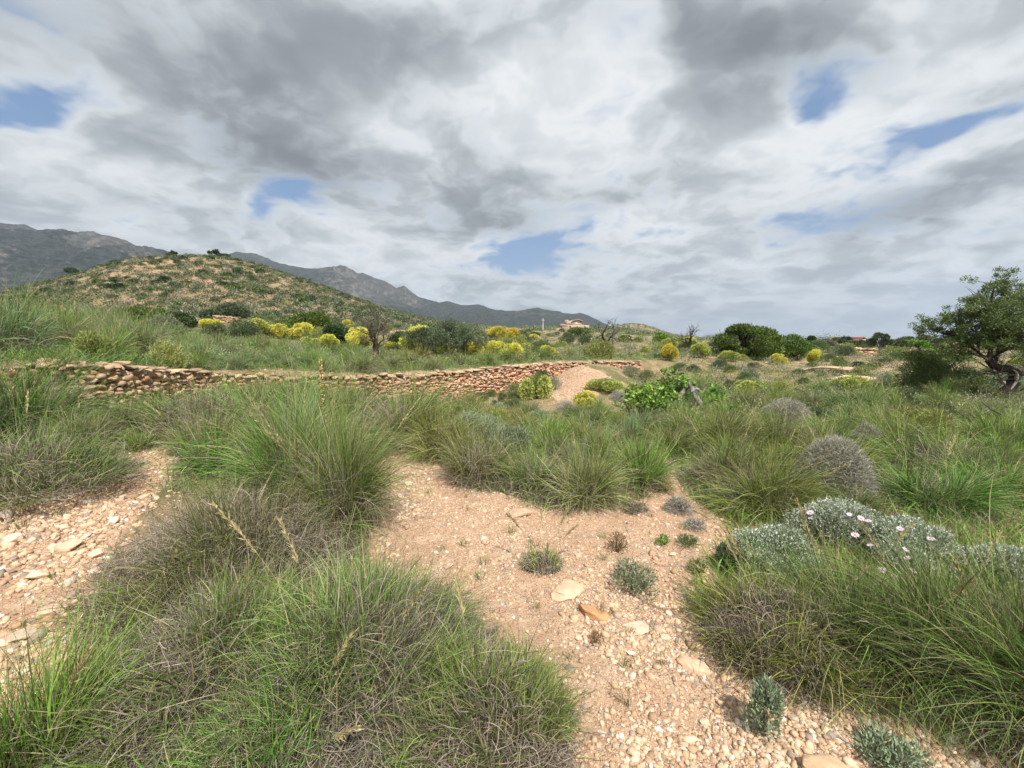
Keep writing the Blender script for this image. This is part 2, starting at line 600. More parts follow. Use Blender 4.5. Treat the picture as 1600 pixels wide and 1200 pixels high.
def build_ground():
    fr = np.linspace(R(-68), R(68), 900)
    bk = np.linspace(R(68), R(292), 90)[1:-1]
    az = np.concatenate([fr, bk])
    r = [0.0]
    rr = 0.3
    while rr < 4200:
        r.append(rr)
        rr *= 1.0125 if rr < 400 else 1.05
    r = np.array(r[1:])
    A, RR = np.meshgrid(az, r)
    x, y = np.sin(A) * RR, np.cos(A) * RR
    z = H(x, y)
    n, k = z.shape
    V = np.stack([x, y, z], -1).reshape(-1, 3)
    i = np.arange(n - 1)[:, None] * k
    j = np.arange(k)[None, :]
    j2 = (j + 1) % k
    F = np.stack([i + j, i + j2, i + k + j2, i + k + j], -1).reshape(-1, 4)[:, ::-1]
    V = np.vstack([V, [[0, 0, float(H(np.array([0.]), np.array([0.01]))[0])]]])
    cidx = len(V) - 1
    T = np.stack([np.full(k, cidx), (np.arange(k) + 1) % k, np.arange(k)], -1)[:, ::-1]
    X, Y = V[:, 0], V[:, 1]
    D = np.hypot(X, Y)
    veg = np.where(bare(X, Y), 0.0, 0.85)
    # scree and reddish bare soil on the hill
    hill = ss(52, 74, Y) * ss(30, -10, X)
    hill = np.maximum(hill, ss(90, 170, Y) * (X > 0) * .9)
    patch = hill_patch(X, Y)
    veg = np.where(hill > 0.5, 0.72 - 0.66 * patch, veg)
    pale = ss(.1, .4, fbm(X * .08 + 9, Y * .05, 4, 51)) * ss(14, 30, D)
    veg = veg * (1 - .55 * pale * (hill < .5))
    return mesh('ground', V, [F, T], None, True, {'veg': veg, 'red': hill * (.45 + .55 * patch) * (X < 20) + .3 * (D < 30), 'hill': hill})


ground = obj('ground', build_ground(), ground_mat())
ground['kind'] = 'structure'


# ------------------------------------------------------------------ far mountains
def mountain_mat():
    m, g = material('mountain_rock')
    tcn = g.new('ShaderNodeTexCoord')
    P = tcn.outputs['Object']
    geo = g.new('ShaderNodeNewGeometry')
    sx = g.new('ShaderNodeSeparateXYZ'); g.put(sx.inputs[0], geo.outputs['Normal'])
    crag = g.new('ShaderNodeAttribute', attribute_name='crag').outputs['Fac']
    n = g.noise(P, .02, 8, .7).outputs['Fac']
    n2 = g.noise(g.vm('MULTIPLY', P, (1, 1, 2.5)), .045, 6, .75).outputs['Fac']
    c = g.mix(g.step(n2, .38, .62), lin(46, 53, 48), lin(74, 77, 74))
    rock = g.mix(g.step(n, .4, .6), lin(134, 126, 120), lin(96, 94, 92))
    f = g.m('MULTIPLY', g.step(g.m('ADD', crag, g.m('MULTIPLY', g.m('SUBTRACT', n2, .5), 1.6)), .25, .6), g.step(sx.outputs[2], .86, .55, .25, 1))
    c = g.mix(f, c, rock)
    p = g.new('ShaderNodeBsdfPrincipled')
    g.put(p.inputs['Base Color'], c); g.put(p.inputs['Roughness'], 1); g.put(p.inputs['Specular IOR Level'], .05)
    b = g.new('ShaderNodeBump'); g.put(b.inputs['Strength'], .9); g.put(b.inputs['Distance'], 14)
    g.put(b.inputs['Height'], n2); g.put(p.inputs['Normal'], b.outputs[0])
    return finish(m, g, p.outputs[0])


M_MOUNT = mountain_mat()


def mountain(name, sky, D0, Dr, D1, crags, seed):
    """a range whose crest line follows sky = [(photo column, photo row)], rising between D0 and the crest at Dr"""
    pa = np.array([azp(s[0]) for s in sky]); pz = np.array([zr(s[1], 1.0) - EYE for s in sky])
    az = np.arange(pa[0], pa[-1], 0.0016)
    t = np.concatenate([np.linspace(0, 1, 150), np.linspace(1.01, 1.6, 26)])
    A, T = np.meshgrid(az, t)
    D = D0 + (Dr - D0) * T
    x, y = np.tan(A) * D, D
    crest = np.interp(A, pa, pz) * Dr + EYE
    prof = np.where(T < 1, T ** 1.15 * .55 + .45 * ss(0, 1, T), np.clip(1 - (T - 1) * 1.3, 0, 1))
    s = 1.0 / (Dr * .14)
    rg = ridged(x * s + seed, y * s * .5, 6, seed)
    gul = (rg - .62) * .42 + (ridged(x * s * 3.1, y * s * 1.4, 5, seed + 5) - .6) * .14
    amp = 4 * T * (1 - T) * (T < 1)
    z = crest * prof * (1 + gul * amp * 1.5) + crest * (T >= .97) * 0
    z = z + Dr * .0016 * fbm(x * s * 16, y * s * 16, 4, seed + 2) * (T < 1.02) * T
    end = np.minimum(ss(0, .04, A - pa[0]), 1)
    z = z * 1.0 - (1 - T.clip(0, 1)) * 2 - 3 * (T == 0)
    n, k = z.shape
    V = np.stack([x, y, z], -1).reshape(-1, 3)
    i = np.arange(n - 1)[:, None] * k; j = np.arange(k - 1)[None, :]
    F = np.stack([i + j, i + j + 1, i + k + j + 1, i + k + j], -1).reshape(-1, 4)
    azs = A.reshape(-1)
    cr = np.zeros(len(V))
    for cpx, wpx, t0, w in crags:
        cr += w * np.exp(-((azs - azp(cpx)) / (azp(cpx + wpx) - azp(cpx))) ** 2) * np.exp(-((T.reshape(-1) - t0) / .16) ** 2)
    cr += .35 * (ridged(x * s * 2, y * s * 2, 4, seed + 9).reshape(-1) - .5) * 2
    o = obj(name, mesh(name, V, [F], None, True, {'crag': cr}), M_MOUNT)
    o['kind'] = 'structure'
    return o


mountain('mountain', [(-2400, 470), (-1200, 400), (-500, 370), (-150, 352), (0, 361), (22, 358), (35, 360), (62, 361), (75, 366), (110, 376), (130, 380), (150, 378), (165, 375), (185, 377),
                      (215, 383), (235, 391), (255, 396), (300, 405), (360, 415), (420, 440), (480, 470), (560, 505), (640, 540)],
         700, 1500, 0, [(170, 60, .9, .7), (60, 40, .95, .4), (230, 60, .8, .5), (10, 80, .5, .2)], 3)
mountain('mountain', [(60, 480), (200, 430), (330, 405), (380, 402), (410, 405), (428, 412), (445, 419), (480, 422), (505, 423), (522, 420), (545, 427), (562, 431), (572, 430), (590, 437), (605, 441), (622, 452),
                      (634, 448), (645, 457), (655, 465), (680, 472), (688, 474), (700, 472), (722, 478), (748, 477), (762, 482), (790, 489), (810, 488), (825, 485), (840, 483),
                      (855, 486), (880, 491), (895, 492), (905, 491), (918, 495), (940, 506), (965, 516), (1000, 528), (1040, 540)],
         1100, 2300, 0, [(600, 50, .85, .9), (640, 18, .9, .9), (530, 30, .9, .4), (560, 60, .6, .5), (840, 40, .7, .35), (420, 30, .95, .3)], 11)


# ------------------------------------------------------------------ plant geometry
def unit(v): return v / np.maximum(np.linalg.norm(v, axis=-1, keepdims=True), 1e-9)


PLANT_K = 1.0


def pal(rng, n, *cols):
    """one of the palette colours per item, with a little spread (linear values)"""
    P_ = np.array([lin(*c[:3]) for c in cols]) * np.array([PLANT_K] * 3); w = np.array([c[3] if len(c) > 3 else 1 for c in cols], float)
    k = rng.choice(len(cols), n, p=w / w.sum())
    return P_[k] * rng.uniform(.70, 1.20, (n, 1))


def blades(mb, rng, n, r0, Lm, tilt, bend, width, seg=7, curl=.12, c0=None, c1=None, c2=None, tipfrac=.15, lsd=.25, up0=0., elong=1.0, root=None, tpow=1., bsd=.5, clumps=0):
    """arching ribbons growing from a disc; colours run from root to middle to tip"""
    phi = rng.uniform(0, 2 * math.pi, n)
    rho = np.sqrt(rng.uniform(0, 1, n))
    cl = None
    if clumps:
        cc = np.random.default_rng(clumps * 91 + n)
        cl = cc.integers(0, clumps, n)
        cphi = cc.uniform(0, 2 * math.pi, clumps); crho = np.sqrt(cc.uniform(0, 1.1, clumps))
        X_ = crho[cl] * np.cos(cphi[cl]) + rng.normal(0, .16, n); Y_ = crho[cl] * np.sin(cphi[cl]) + rng.normal(0, .16, n)
        phi = np.arctan2(Y_, X_); rho = np.minimum(np.hypot(X_, Y_), 1.15)
    p = np.stack([rho * r0 * np.cos(phi) * elong, rho * r0 * np.sin(phi), np.full(n, -.02) + up0 * rng.uniform(0, 1, n) * (1 - rho ** 2)], -1)
    if root is not None: p = p + root
    psi = phi + rng.normal(0, .55, n)
    th = R(tilt) * (.12 + .88 * rho ** tpow) + rng.normal(0, .13, n)
    L_ = Lm * np.clip(rng.normal(1, lsd, n), .3, 1.8)
    if clumps:
        psi = psi + cc.normal(0, .5, clumps)[cl]; th = th + cc.normal(0, .16, clumps)[cl]
        L_ = L_ * cc.uniform(.68, 1.15, clumps)[cl]
        tone = cc.uniform(.8, 1.22, clumps)[cl][:, None]
        c0, c1 = c0 * tone, c1 * tone
    bd = R(bend) * np.clip(rng.normal(1, bsd, n), -.3, 2.4)
    pts, dirs = [p], []
    kick = rng.normal(0, curl, (n, 2))
    for k in range(seg):
        t = (k + .5) / seg
        a = th + bd * t ** 1.3 + kick[:, 0] * t * 2
        ps = psi + kick[:, 1] * t * 3
        d = np.stack([np.sin(a) * np.cos(ps), np.sin(a) * np.sin(ps), np.cos(a)], -1)
        p = p + d * (L_ / seg)[:, None]
        low = p[:, 2] < .012
        p[low, 2] = .012 + rng.uniform(0, .02, low.sum())
        pts.append(p); dirs.append(d)
    dirs.append(dirs[-1])
    pts, dirs = np.array(pts), np.array(dirs)          # seg+1, n, 3
    rv = unit(rng.normal(0, 1, (n, 3)))
    side = unit(np.cross(dirs, rv[None]))
    t = np.linspace(0, 1, seg + 1)
    w = width * rng.uniform(.7, 1.3, n)[None, :, None] * (np.minimum(1, .75 + t) * (1 - .88 * t ** 2.2))[:, None, None] / 2
    A, B = pts - side * w, pts + side * w
    V = np.stack([A, B], 2).transpose(1, 0, 2, 3).reshape(-1, 3)   # n, seg+1, 2
    base = (np.arange(n) * (seg + 1) * 2)[:, None] + (np.arange(seg) * 2)[None]
    F = np.stack([base, base + 1, base + 3, base + 2], -1).reshape(-1, 4)
    tt = t[None, :, None]
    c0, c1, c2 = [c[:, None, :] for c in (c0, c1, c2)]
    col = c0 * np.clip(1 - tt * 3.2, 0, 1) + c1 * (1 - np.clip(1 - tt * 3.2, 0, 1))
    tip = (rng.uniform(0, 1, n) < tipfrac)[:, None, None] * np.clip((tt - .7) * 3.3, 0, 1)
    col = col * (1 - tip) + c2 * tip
    col = np.repeat(col[:, :, None, :], 2, 2).reshape(-1, 3)
    mb.add(V, F, col)
    return pts


GREEN = dict(
    olive=[(115, 140, 66, 3), (99, 129, 58, 3), (132, 152, 78, 2), (146, 157, 83, 1)],
    green=[(101, 142, 53, 3), (86, 129, 51, 3), (122, 159, 65, 2), (143, 167, 75, 1)],
    bright=[(124, 161, 62, 3), (105, 149, 53, 3), (154, 176, 82, 2)],
    blue=[(112, 142, 87, 3), (126, 157, 101, 3), (99, 129, 76, 2)],
    gold=[(133, 142, 57, 3), (112, 130, 53, 3), (154, 157, 75, 2)],
    brown=[(115, 122, 62, 3), (99, 117, 55, 3), (132, 133, 76, 2)],
    straw=[(175, 182, 112, 3), (156, 162, 95, 3), (134, 155, 81, 2)],
)
STRAW = [(182, 168, 120, 2), (160, 146, 104, 2), (196, 182, 140, 1)]
DEAD = [(156, 145, 132, 3), (134, 123, 109, 3), (176, 163, 143, 2), (109, 98, 87, 2), (168, 147, 116, 1)]


def tussock_parts(seed, W, Hh, n, dead=.5, kind='green', wid=.0028, stalks=0, erect=1.0, seg=7, elong=1.0, stalk_h=1.5):
    """W overall width, Hh height in metres; returns meshes for the living blades, the dead skirt and the seed stalks"""
    rng = np.random.default_rng(seed)
    out = {}
    mb = MB()
    W = W * .8; n = int(n * .8)
    G_ = GREEN[kind] + [(176, 166, 124, 1.3), (78, 84, 50, 2.4)]
    K_ = 5 + int(seed) % 5
    nl = int(n * (1 - dead * .8))
    Lg = max(Hh * 1.12, W * .42)
    f = np.clip(W / (2.0 * Lg), .25, 1.4)
    if dead >= .45:
        # an old matted mound: short curling blades over the whole dome, green shoots pushing through
        sh_ = .62 if W > .5 else .85
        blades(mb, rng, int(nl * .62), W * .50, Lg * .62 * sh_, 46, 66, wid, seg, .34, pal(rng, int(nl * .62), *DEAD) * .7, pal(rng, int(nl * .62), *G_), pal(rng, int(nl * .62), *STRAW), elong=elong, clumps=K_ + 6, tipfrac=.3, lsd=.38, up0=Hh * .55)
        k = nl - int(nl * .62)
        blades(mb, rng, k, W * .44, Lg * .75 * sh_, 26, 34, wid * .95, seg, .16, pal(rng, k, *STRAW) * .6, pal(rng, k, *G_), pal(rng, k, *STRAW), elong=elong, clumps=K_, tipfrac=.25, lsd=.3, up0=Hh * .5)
        out['green_blades'] = mb.mesh('green_blades')
        md = MB()
        k = int(n * dead * .8)
        blades(md, rng, k, W * .56, Lg * .5 * sh_, 85, 80, wid * .85, seg, .6, pal(rng, k, *DEAD) * .8, pal(rng, k, *DEAD), pal(rng, k, *DEAD), elong=elong, up0=Hh * .5)
        k = int(n * dead * .7)
        blades(md, rng, k, W * .52, Lg * .5 * sh_, 50, 160, wid * .8, seg, .9, pal(rng, k, *DEAD) * .8, pal(rng, k, *DEAD), pal(rng, k, *STRAW), elong=elong, up0=Hh * .62)
        out['dead_blades'] = md.mesh('dead_blades')
        for i in range(stalks):
            ms = MB()
            stalk(ms, rng, W * .12, Lg * stalk_h * rng.uniform(.75, 1.2), rng.uniform(8, 42), rng.uniform(0, 2 * math.pi))
            out['seed_stalk' + '#' * i] = ms.mesh('seed_stalk')
        return out
    # upright middle
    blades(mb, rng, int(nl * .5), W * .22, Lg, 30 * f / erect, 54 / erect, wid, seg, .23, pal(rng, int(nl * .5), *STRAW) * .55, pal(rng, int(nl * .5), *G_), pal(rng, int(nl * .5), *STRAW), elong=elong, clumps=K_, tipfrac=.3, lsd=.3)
    # arching outer leaves
    k = nl - int(nl * .5)
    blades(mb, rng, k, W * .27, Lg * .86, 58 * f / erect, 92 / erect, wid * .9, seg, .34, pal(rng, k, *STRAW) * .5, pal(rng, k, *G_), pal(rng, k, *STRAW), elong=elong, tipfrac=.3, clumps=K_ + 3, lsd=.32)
    out['green_blades'] = mb.mesh('green_blades')
    if dead > 0:
        md = MB()
        k = int(n * dead * .75)
        blades(md, rng, k, W * .36, Lg * .66, 80 * f, 80, wid * .85, seg, .5, pal(rng, k, *DEAD) * .75, pal(rng, k, *DEAD), pal(rng, k, *DEAD), elong=elong, up0=Hh * .3)
        k2 = int(k * .6)
        blades(md, rng, k2, W * .3, Lg * .72, 40 * f, 150, wid * .8, seg, .7, pal(rng, k2, *DEAD) * .75, pal(rng, k2, *DEAD), pal(rng, k2, *STRAW), elong=elong, up0=Hh * .45)
        out['dead_blades'] = md.mesh('dead_blades')
    for i in range(stalks):
        ms = MB()
        stalk(ms, rng, W * .12, Lg * stalk_h * rng.uniform(.75, 1.2), rng.uniform(8, 42), rng.uniform(0, 2 * math.pi))
        out['seed_stalk' + '#' * i] = ms.mesh('seed_stalk')
    return out


def tube(mb, pts, rad, sides, col):
    pts = np.asarray(pts, float); n = len(pts)
    rad = np.broadcast_to(np.asarray(rad, float), (n,))
    d = np.gradient(pts, axis=0); d = unit(d)
    ref = np.array([0, 0, 1.]) if abs(d[0][2]) < .9 else np.array([1., 0, 0])
    a = unit(np.cross(d, ref)); b = np.cross(d, a)
    th = np.arange(sides) * 2 * math.pi / sides
    V = pts[:, None] + rad[:, None, None] * (np.cos(th)[None, :, None] * a[:, None] + np.sin(th)[None, :, None] * b[:, None])
    i = np.arange(n - 1)[:, None] * sides; j = np.arange(sides)[None]; j2 = (j + 1) % sides
    F = np.stack([i + j, i + j2, i + sides + j2, i + sides + j], -1).reshape(-1, 4)
    c = np.asarray(col, float)
    if c.ndim == 2: c = np.repeat(c, sides, 0)
    mb.add(V.reshape(-1, 3), F, c)


def sprig(mb, P, D_, length, width, rng, col, roll=None):
    """a diamond leaf at each point P along direction D_"""
    n = len(P)
    s = unit(np.cross(D_, unit(rng.normal(0, 1, (n, 3)))))
    l = (np.broadcast_to(length, (n,)) * rng.uniform(.7, 1.3, n))[:, None]
    w = (np.broadcast_to(width, (n,)) * rng.uniform(.7, 1.3, n))[:, None] / 2
    V = np.stack([P, P + D_ * l * .45 - s * w, P + D_ * l, P + D_ * l * .45 + s * w], 1).reshape(-1, 3)
    F = (np.arange(n) * 4)[:, None] + np.arange(4)[None]
    mb.add(V, F, np.repeat(col, 4, 0))


def stalk(mb, rng, r0, L_, tilt, psi, head=.3, rad=.0016):
    """straw stalk with a feathery seed head"""
    t = np.linspace(0, 1, 10)
    a = R(tilt) + t * R(rng.uniform(5, 28))
    d = np.stack([np.sin(a) * math.cos(psi), np.sin(a) * math.sin(psi), np.cos(a)], -1)
    p = np.cumsum(d, 0) * L_ / 10
    p = np.vstack([[0, 0, 0], p]) + np.array([r0 * math.cos(psi), r0 * math.sin(psi), 0])
    c = pal(rng, 1, *STRAW)[0]
    tube(mb, p, np.linspace(rad, rad * .5, 11), 3, c)
    k = 90
    tt = rng.uniform(1 - head, 1.0, k)
    q = np.stack([np.interp(tt, np.linspace(0, 1, 11), p[:, i]) for i in range(3)], -1)
    dd = unit(d[-1][None] + rng.normal(0, .28, (k, 3)))
    sprig(mb, q, dd, .035, .0045, rng, pal(rng, k, *STRAW))


def leaf_cloud(mb, rng, n, lumps, leaf, lw, cols, outward=.7, up=.35, shell=.55):
    """n leaves spread over lumps = [(x, y, z, rx, rz)]; leaves point out of their lump"""
    lumps = np.array(lumps)
    vol = lumps[:, 3] ** 2 * lumps[:, 4]
    vol = vol ** .75
    k = rng.choice(len(lumps), n, p=vol / vol.sum())
    u = unit(rng.normal(0, 1, (n, 3)))
    rr = (shell + (1 - shell) * rng.uniform(0, 1, n) ** .6) * rng.uniform(.85, 1.12, n)
    L_ = lumps[k]
    P = L_[:, :3] + u * rr[:, None] * L_[:, [3, 3, 4]]
    D_ = unit(u * outward + np.array([0, 0, up]) + rng.normal(0, .35, (n, 3)))
    ok = P[:, 2] > -.02
    sprig(mb, P[ok], D_[ok], leaf, lw, rng, cols(ok.sum(), P[ok]))


def dome_lumps(rng, W, Hh, k, small=.34):
    out = [(0, 0, Hh * .42, W * .34, Hh * .42)]
    for i in range(k):
        a = rng.uniform(0, 2 * math.pi); e = rng.uniform(0.05, 1.35)
        s = small * rng.uniform(.6, 1.25)
        rx, rz = W * .5 * s, Hh * s * .75
        c, h = math.cos(e), math.sin(e)
        out.append((math.cos(a) * c * (W * .5 - rx), math.sin(a) * c * (W * .5 - rx), h * (Hh - rz) * .95 + .02, rx, rz))
    return out


def shrub_stems(mb, rng, W, Hh, k, col=((96, 84, 70),), rad=.006):
    for i in range(k):
        a = rng.uniform(0, 2 * math.pi); sp = rng.uniform(0, 1) ** .7 * W * .36
        t = np.linspace(0, 1, 6)[:, None]
        end = np.array([math.cos(a) * sp, math.sin(a) * sp, Hh * rng.uniform(.5, .85)])
        p = t * end + np.sin(t * 3) * rng.normal(0, W * .03, (1, 3)); p[0] = rng.normal(0, W * .02, 3) * [1, 1, 0]
        tube(mb, p, np.linspace(rad, rad * .35, 6), 4, pal(rng, 1, *col)[0])


BROOM_G = [(107, 127, 68, 3), (129, 147, 83, 2), (92, 110, 59, 2)]
YEL = dict(strong=[(246, 238, 104, 3), (238, 226, 84, 2), (250, 244, 150, 1), (170, 180, 84, 1)],
           pale=[(232, 232, 130, 3), (214, 218, 114, 2), (164, 178, 98, 2)],
           orange=[(238, 214, 84, 3), (226, 200, 72, 2), (240, 226, 116, 1), (156, 154, 74, 1)])
SHRUB = dict(
    grey=[(138, 145, 114, 3), (118, 129, 96, 3), (156, 159, 133, 1)],
    green=[(104, 121, 69, 3), (88, 108, 60, 3), (127, 140, 83, 1)],
    dark=[(70, 90, 51, 3), (57, 76, 44, 3), (93, 110, 62, 1)],
    brightdark=[(88, 112, 47, 3), (68, 94, 42, 3), (113, 137, 59, 2)],
    olive=[(97, 110, 80, 3), (79, 92, 66, 3), (122, 133, 103, 1)],
    silver=[(158, 172, 142, 3), (136, 150, 118, 3), (116, 130, 96, 2)],
    whitebush=[(118, 136, 88, 3), (98, 118, 70, 3), (140, 152, 112, 2)],
    pine=[(108, 124, 70, 3), (88, 106, 60, 3), (128, 140, 84, 1.5)],
    rust=[(157, 118, 86, 3), (137, 113, 83, 2), (117, 122, 74, 1)],
    dry=[(150, 144, 128, 3), (126, 120, 104, 3), (168, 162, 144, 2)],
    leafy=[(118, 157, 61, 3), (97, 136, 52, 3), (145, 180, 78, 2), (79, 112, 47, 1)],
    yellowgreen=[(151, 158, 86, 3), (131, 142, 77, 3), (169, 169, 102, 1)],
)


def shrub_parts(seed, W, Hh, n, kind='grey', leaf=.05, lw=.012, lumps=9, flowers=None, nf=0, fl=.03, fw=.016, stems=6, up=.4, shell=.5):
    rng = np.random.default_rng(seed)
    out = {}
    lp = dome_lumps(rng, W, Hh, lumps)
    mb = MB()
    leaf_cloud(mb, rng, n, lp, leaf, lw, lambda m, P: pal(rng, m, *SHRUB.get(kind, BROOM_G)), up=up, shell=shell)
    out['foliage'] = mb.mesh('foliage')
    if stems:
        ms = MB(); shrub_stems(ms, rng, W, Hh, stems, rad=.004 + W * .004)
        out['stems'] = ms.mesh('stems')
    if flowers:
        mf = MB()
        l2 = [(x, y, z + rz * .15, rx * 1.06, rz * 1.08) for i_, (x, y, z, rx, rz) in enumerate(lp) if z > Hh * .2 and (kind != 'broom' or i_ % 5)]
        leaf_cloud(mf, rng, nf, l2, fl, fw, lambda m, P: pal(rng, m, *flowers), up=.9, shell=.85)
        out['flowers'] = mf.mesh('flowers')
    return out


MATS = {'green_blades': M_GRASS, 'dead_blades': M_DEAD, 'seed_stalk': M_DEAD, 'foliage': M_LEAF, 'stems': M_BARK, 'flowers': M_FLOWER,
        'trunk': M_BARK, 'crown': M_LEAF}


def assemble(name, cat, parts, group=None):
    root = empty(name)
    root['category'] = cat
    if group: root['group'] = group
    ks = []
    for pn, me in parts.items():
        pn = pn.rstrip('#')
        ks.append(obj(pn, me, MATS[pn], root))
    KIDS[root.name] = ks
    return root


def merged(parts):
    """all pieces of a plant as one mesh (for far copies too small to show their parts)"""
    mb = MB()
    for me in parts.values():
        nv = len(me.vertices); co = np.empty(nv * 3, np.float32); me.vertices.foreach_get('co', co)
        cc = np.empty(nv * 4, np.float32); me.attributes['Col'].data.foreach_get('color', cc)
        nl = len(me.loops); vi = np.empty(nl, np.int32); me.loops.foreach_get('vertex_index', vi)
        mb.add(co.reshape(-1, 3), vi.reshape(-1, 4), cc.reshape(-1, 4)[:, :3])
    return mb


def simple(name, cat, parts, group=None, mat=None):
    o = obj(name, merged(parts).mesh(name), mat or M_LEAF)
    o['category'] = cat
    if group: o['group'] = group
    KIDS[o.name] = []
    return o


# ------------------------------------------------------------------ rocks
def _ico(sub):
    t = (1 + 5 ** .5) / 2
    V = [(-1, t, 0), (1, t, 0), (-1, -t, 0), (1, -t, 0), (0, -1, t), (0, 1, t), (0, -1, -t), (0, 1, -t), (t, 0, -1), (t, 0, 1), (-t, 0, -1), (-t, 0, 1)]
    F = [(0, 11, 5), (0, 5, 1), (0, 1, 7), (0, 7, 10), (0, 10, 11), (1, 5, 9), (5, 11, 4), (11, 10, 2), (10, 7, 6), (7, 1, 8), (3, 9, 4), (3, 4, 2),
         (3, 2, 6), (3, 6, 8), (3, 8, 9), (4, 9, 5), (2, 4, 11), (6, 2, 10), (8, 6, 7), (9, 8, 1)]
    V = [np.array(v) / np.linalg.norm(v) for v in V]
    for _ in range(sub):
        mid, F2 = {}, []
        def mp(a, b):
            k = (min(a, b), max(a, b))
            if k not in mid:
                v = V[a] + V[b]; V.append(v / np.linalg.norm(v)); mid[k] = len(V) - 1
            return mid[k]
        for a, b, c in F:
            ab, bc, ca = mp(a, b), mp(b, c), mp(c, a)
            F2 += [(a, ab, ca), (b, bc, ab), (c, ca, bc), (ab, bc, ca)]
        F = F2
    return np.array(V), np.array(F)


ICO0, ICO1, ICO2, ICO3 = _ico(0), _ico(1), _ico(2), _ico(3)


def rocks(mb, rng, P, size, cols, ico=ICO0, jit=.28, flat=.6, tiltsd=.3, box=0.0, yaw=None, sy=None):
    """many irregular stones at points P; size (n,) half-length"""
    n = len(P); V0, F0 = ico
    V = np.repeat(V0[None], n, 0)
    if box: V = np.sign(V) * np.abs(V) ** (1 - box)
    V = V * (1 + rng.uniform(-jit, jit, (n, len(V0), 1)))
    ax = np.stack([np.ones(n), rng.uniform(.6, .95, n) if sy is None else sy, flat * rng.uniform(.7, 1.3, n)], -1)
    V = V * ax[:, None] * np.asarray(size)[:, None, None]
    a = rng.normal(0, tiltsd, n); c, s = np.cos(a), np.sin(a)
    x, z = V[..., 0] * c[:, None] + V[..., 2] * s[:, None], -V[..., 0] * s[:, None] + V[..., 2] * c[:, None]
    V = np.stack([x, V[..., 1], z], -1)
    a = rng.uniform(0, 2 * math.pi, n) if yaw is None else yaw
    c, s = np.cos(a)[:, None], np.sin(a)[:, None]
    V = np.stack([V[..., 0] * c - V[..., 1] * s, V[..., 0] * s + V[..., 1] * c, V[..., 2]], -1) + P[:, None]
    F = (np.arange(n) * len(V0))[:, None, None] + F0[None]
    mb.add(V.reshape(-1, 3), F.reshape(-1, 3), np.repeat(cols, len(V0), 0))


# gravel lying on the bare earth: thousands of chips nobody could count
def build_gravel():
    rng = np.random.default_rng(5)
    mb = MB()
    n = 420000
    D = np.exp(rng.uniform(math.log(1.0), math.log(17), n)); u = rng.uniform(-1.5, 1.5, n)
    x, y = u * D, D
    b = bare(x + .08 * fbm(x * 3, y * 3, 2, 8), y + .08 * fbm(x * 3 + 9, y * 3, 2, 8))
    keep = b | (rng.uniform(0, 1, n) < .10)
    keep &= rng.uniform(0, 1, n) < np.clip(.22 + .9 * (fbm(x * 1.3, y * 1.3, 3, 40) + .25), .06, 1)
    x, y, b = x[keep], y[keep], b[keep]
    m = len(x)
    s = .004 + .012 * rng.uniform(0, 1, m) ** 4 + .020 * (rng.uniform(0, 1, m) < .035) * rng.uniform(.2, 1, m) ** 1.5
    s = s * (1 + .75 * (x < -.9))
    s = s + (np.hypot(x - 1.75 * y / 9, 0) < 9) * (y > 9) * .03 * rng.uniform(0, 1, m) ** 2
    s = np.maximum(s, np.hypot(x, y) * .0016)
    z = H(x, y) + s * .05
    cols = pal(rng, m, (208, 180, 150, 5), (194, 163, 133, 5), (178, 146, 118, 2), (218, 200, 180, 1.6), (156, 142, 126, 1.4), (196, 160, 124, 1))
    rocks(mb, rng, np.stack([x, y, z], -1), s, cols, ICO0, .36, .5, .4, box=.25)
    o = obj('gravel', mb.mesh('gravel'), M_PEBBLE)
    tag(o, 'pale pinkish gravel and stone chips strewn over the bare earth', 'gravel', kind='stuff')


build_gravel()


def single_rock(name, px, py, wpx, flat, cols, label, seed, cat='rock', sy=.7, yaw=.3, jit=.16, sink=.1, box=.15, stretch=1.0, size=None):
    rng = np.random.default_rng(seed)
    p = at(px, py)
    half = size or np.hypot(p[0], p[1]) * wpx / FPX / 2 * .9
    V0, F0 = ICO3
    V = np.sign(V0) * np.abs(V0) ** (1 - box)
    nz = fbm(V0[:, 0] * 1.6 + seed, V0[:, 1] * 1.6 + V0[:, 2] * 2.1, 4, seed)
    nz2 = fbm(V0[:, 0] * 6 + seed, V0[:, 1] * 6 - V0[:, 2] * 5, 3, seed + 1)
    if box:
        for _ in range(13):
            pn = unit(rng.normal(0, 1, 3)); dd = rng.uniform(.5, .88)
            V = V - np.maximum(V @ pn - dd, 0)[:, None] * pn
    V = V * (1 + nz * jit * .9 + nz2 * jit * .45)[:, None] * [1, sy, flat] * half * (1.12 if box else 1)
    mb = MB(); mb.add(V, F0, np.repeat(pal(rng, 1, *cols), len(V), 0) * (1 + .25 * nz2[:, None]))
    o = obj(name, mb.mesh(name), M_STONE, None, (p[0], p[1], p[2] + half * flat * (.5 - sink)), yaw)
    return tag(o, label, cat)


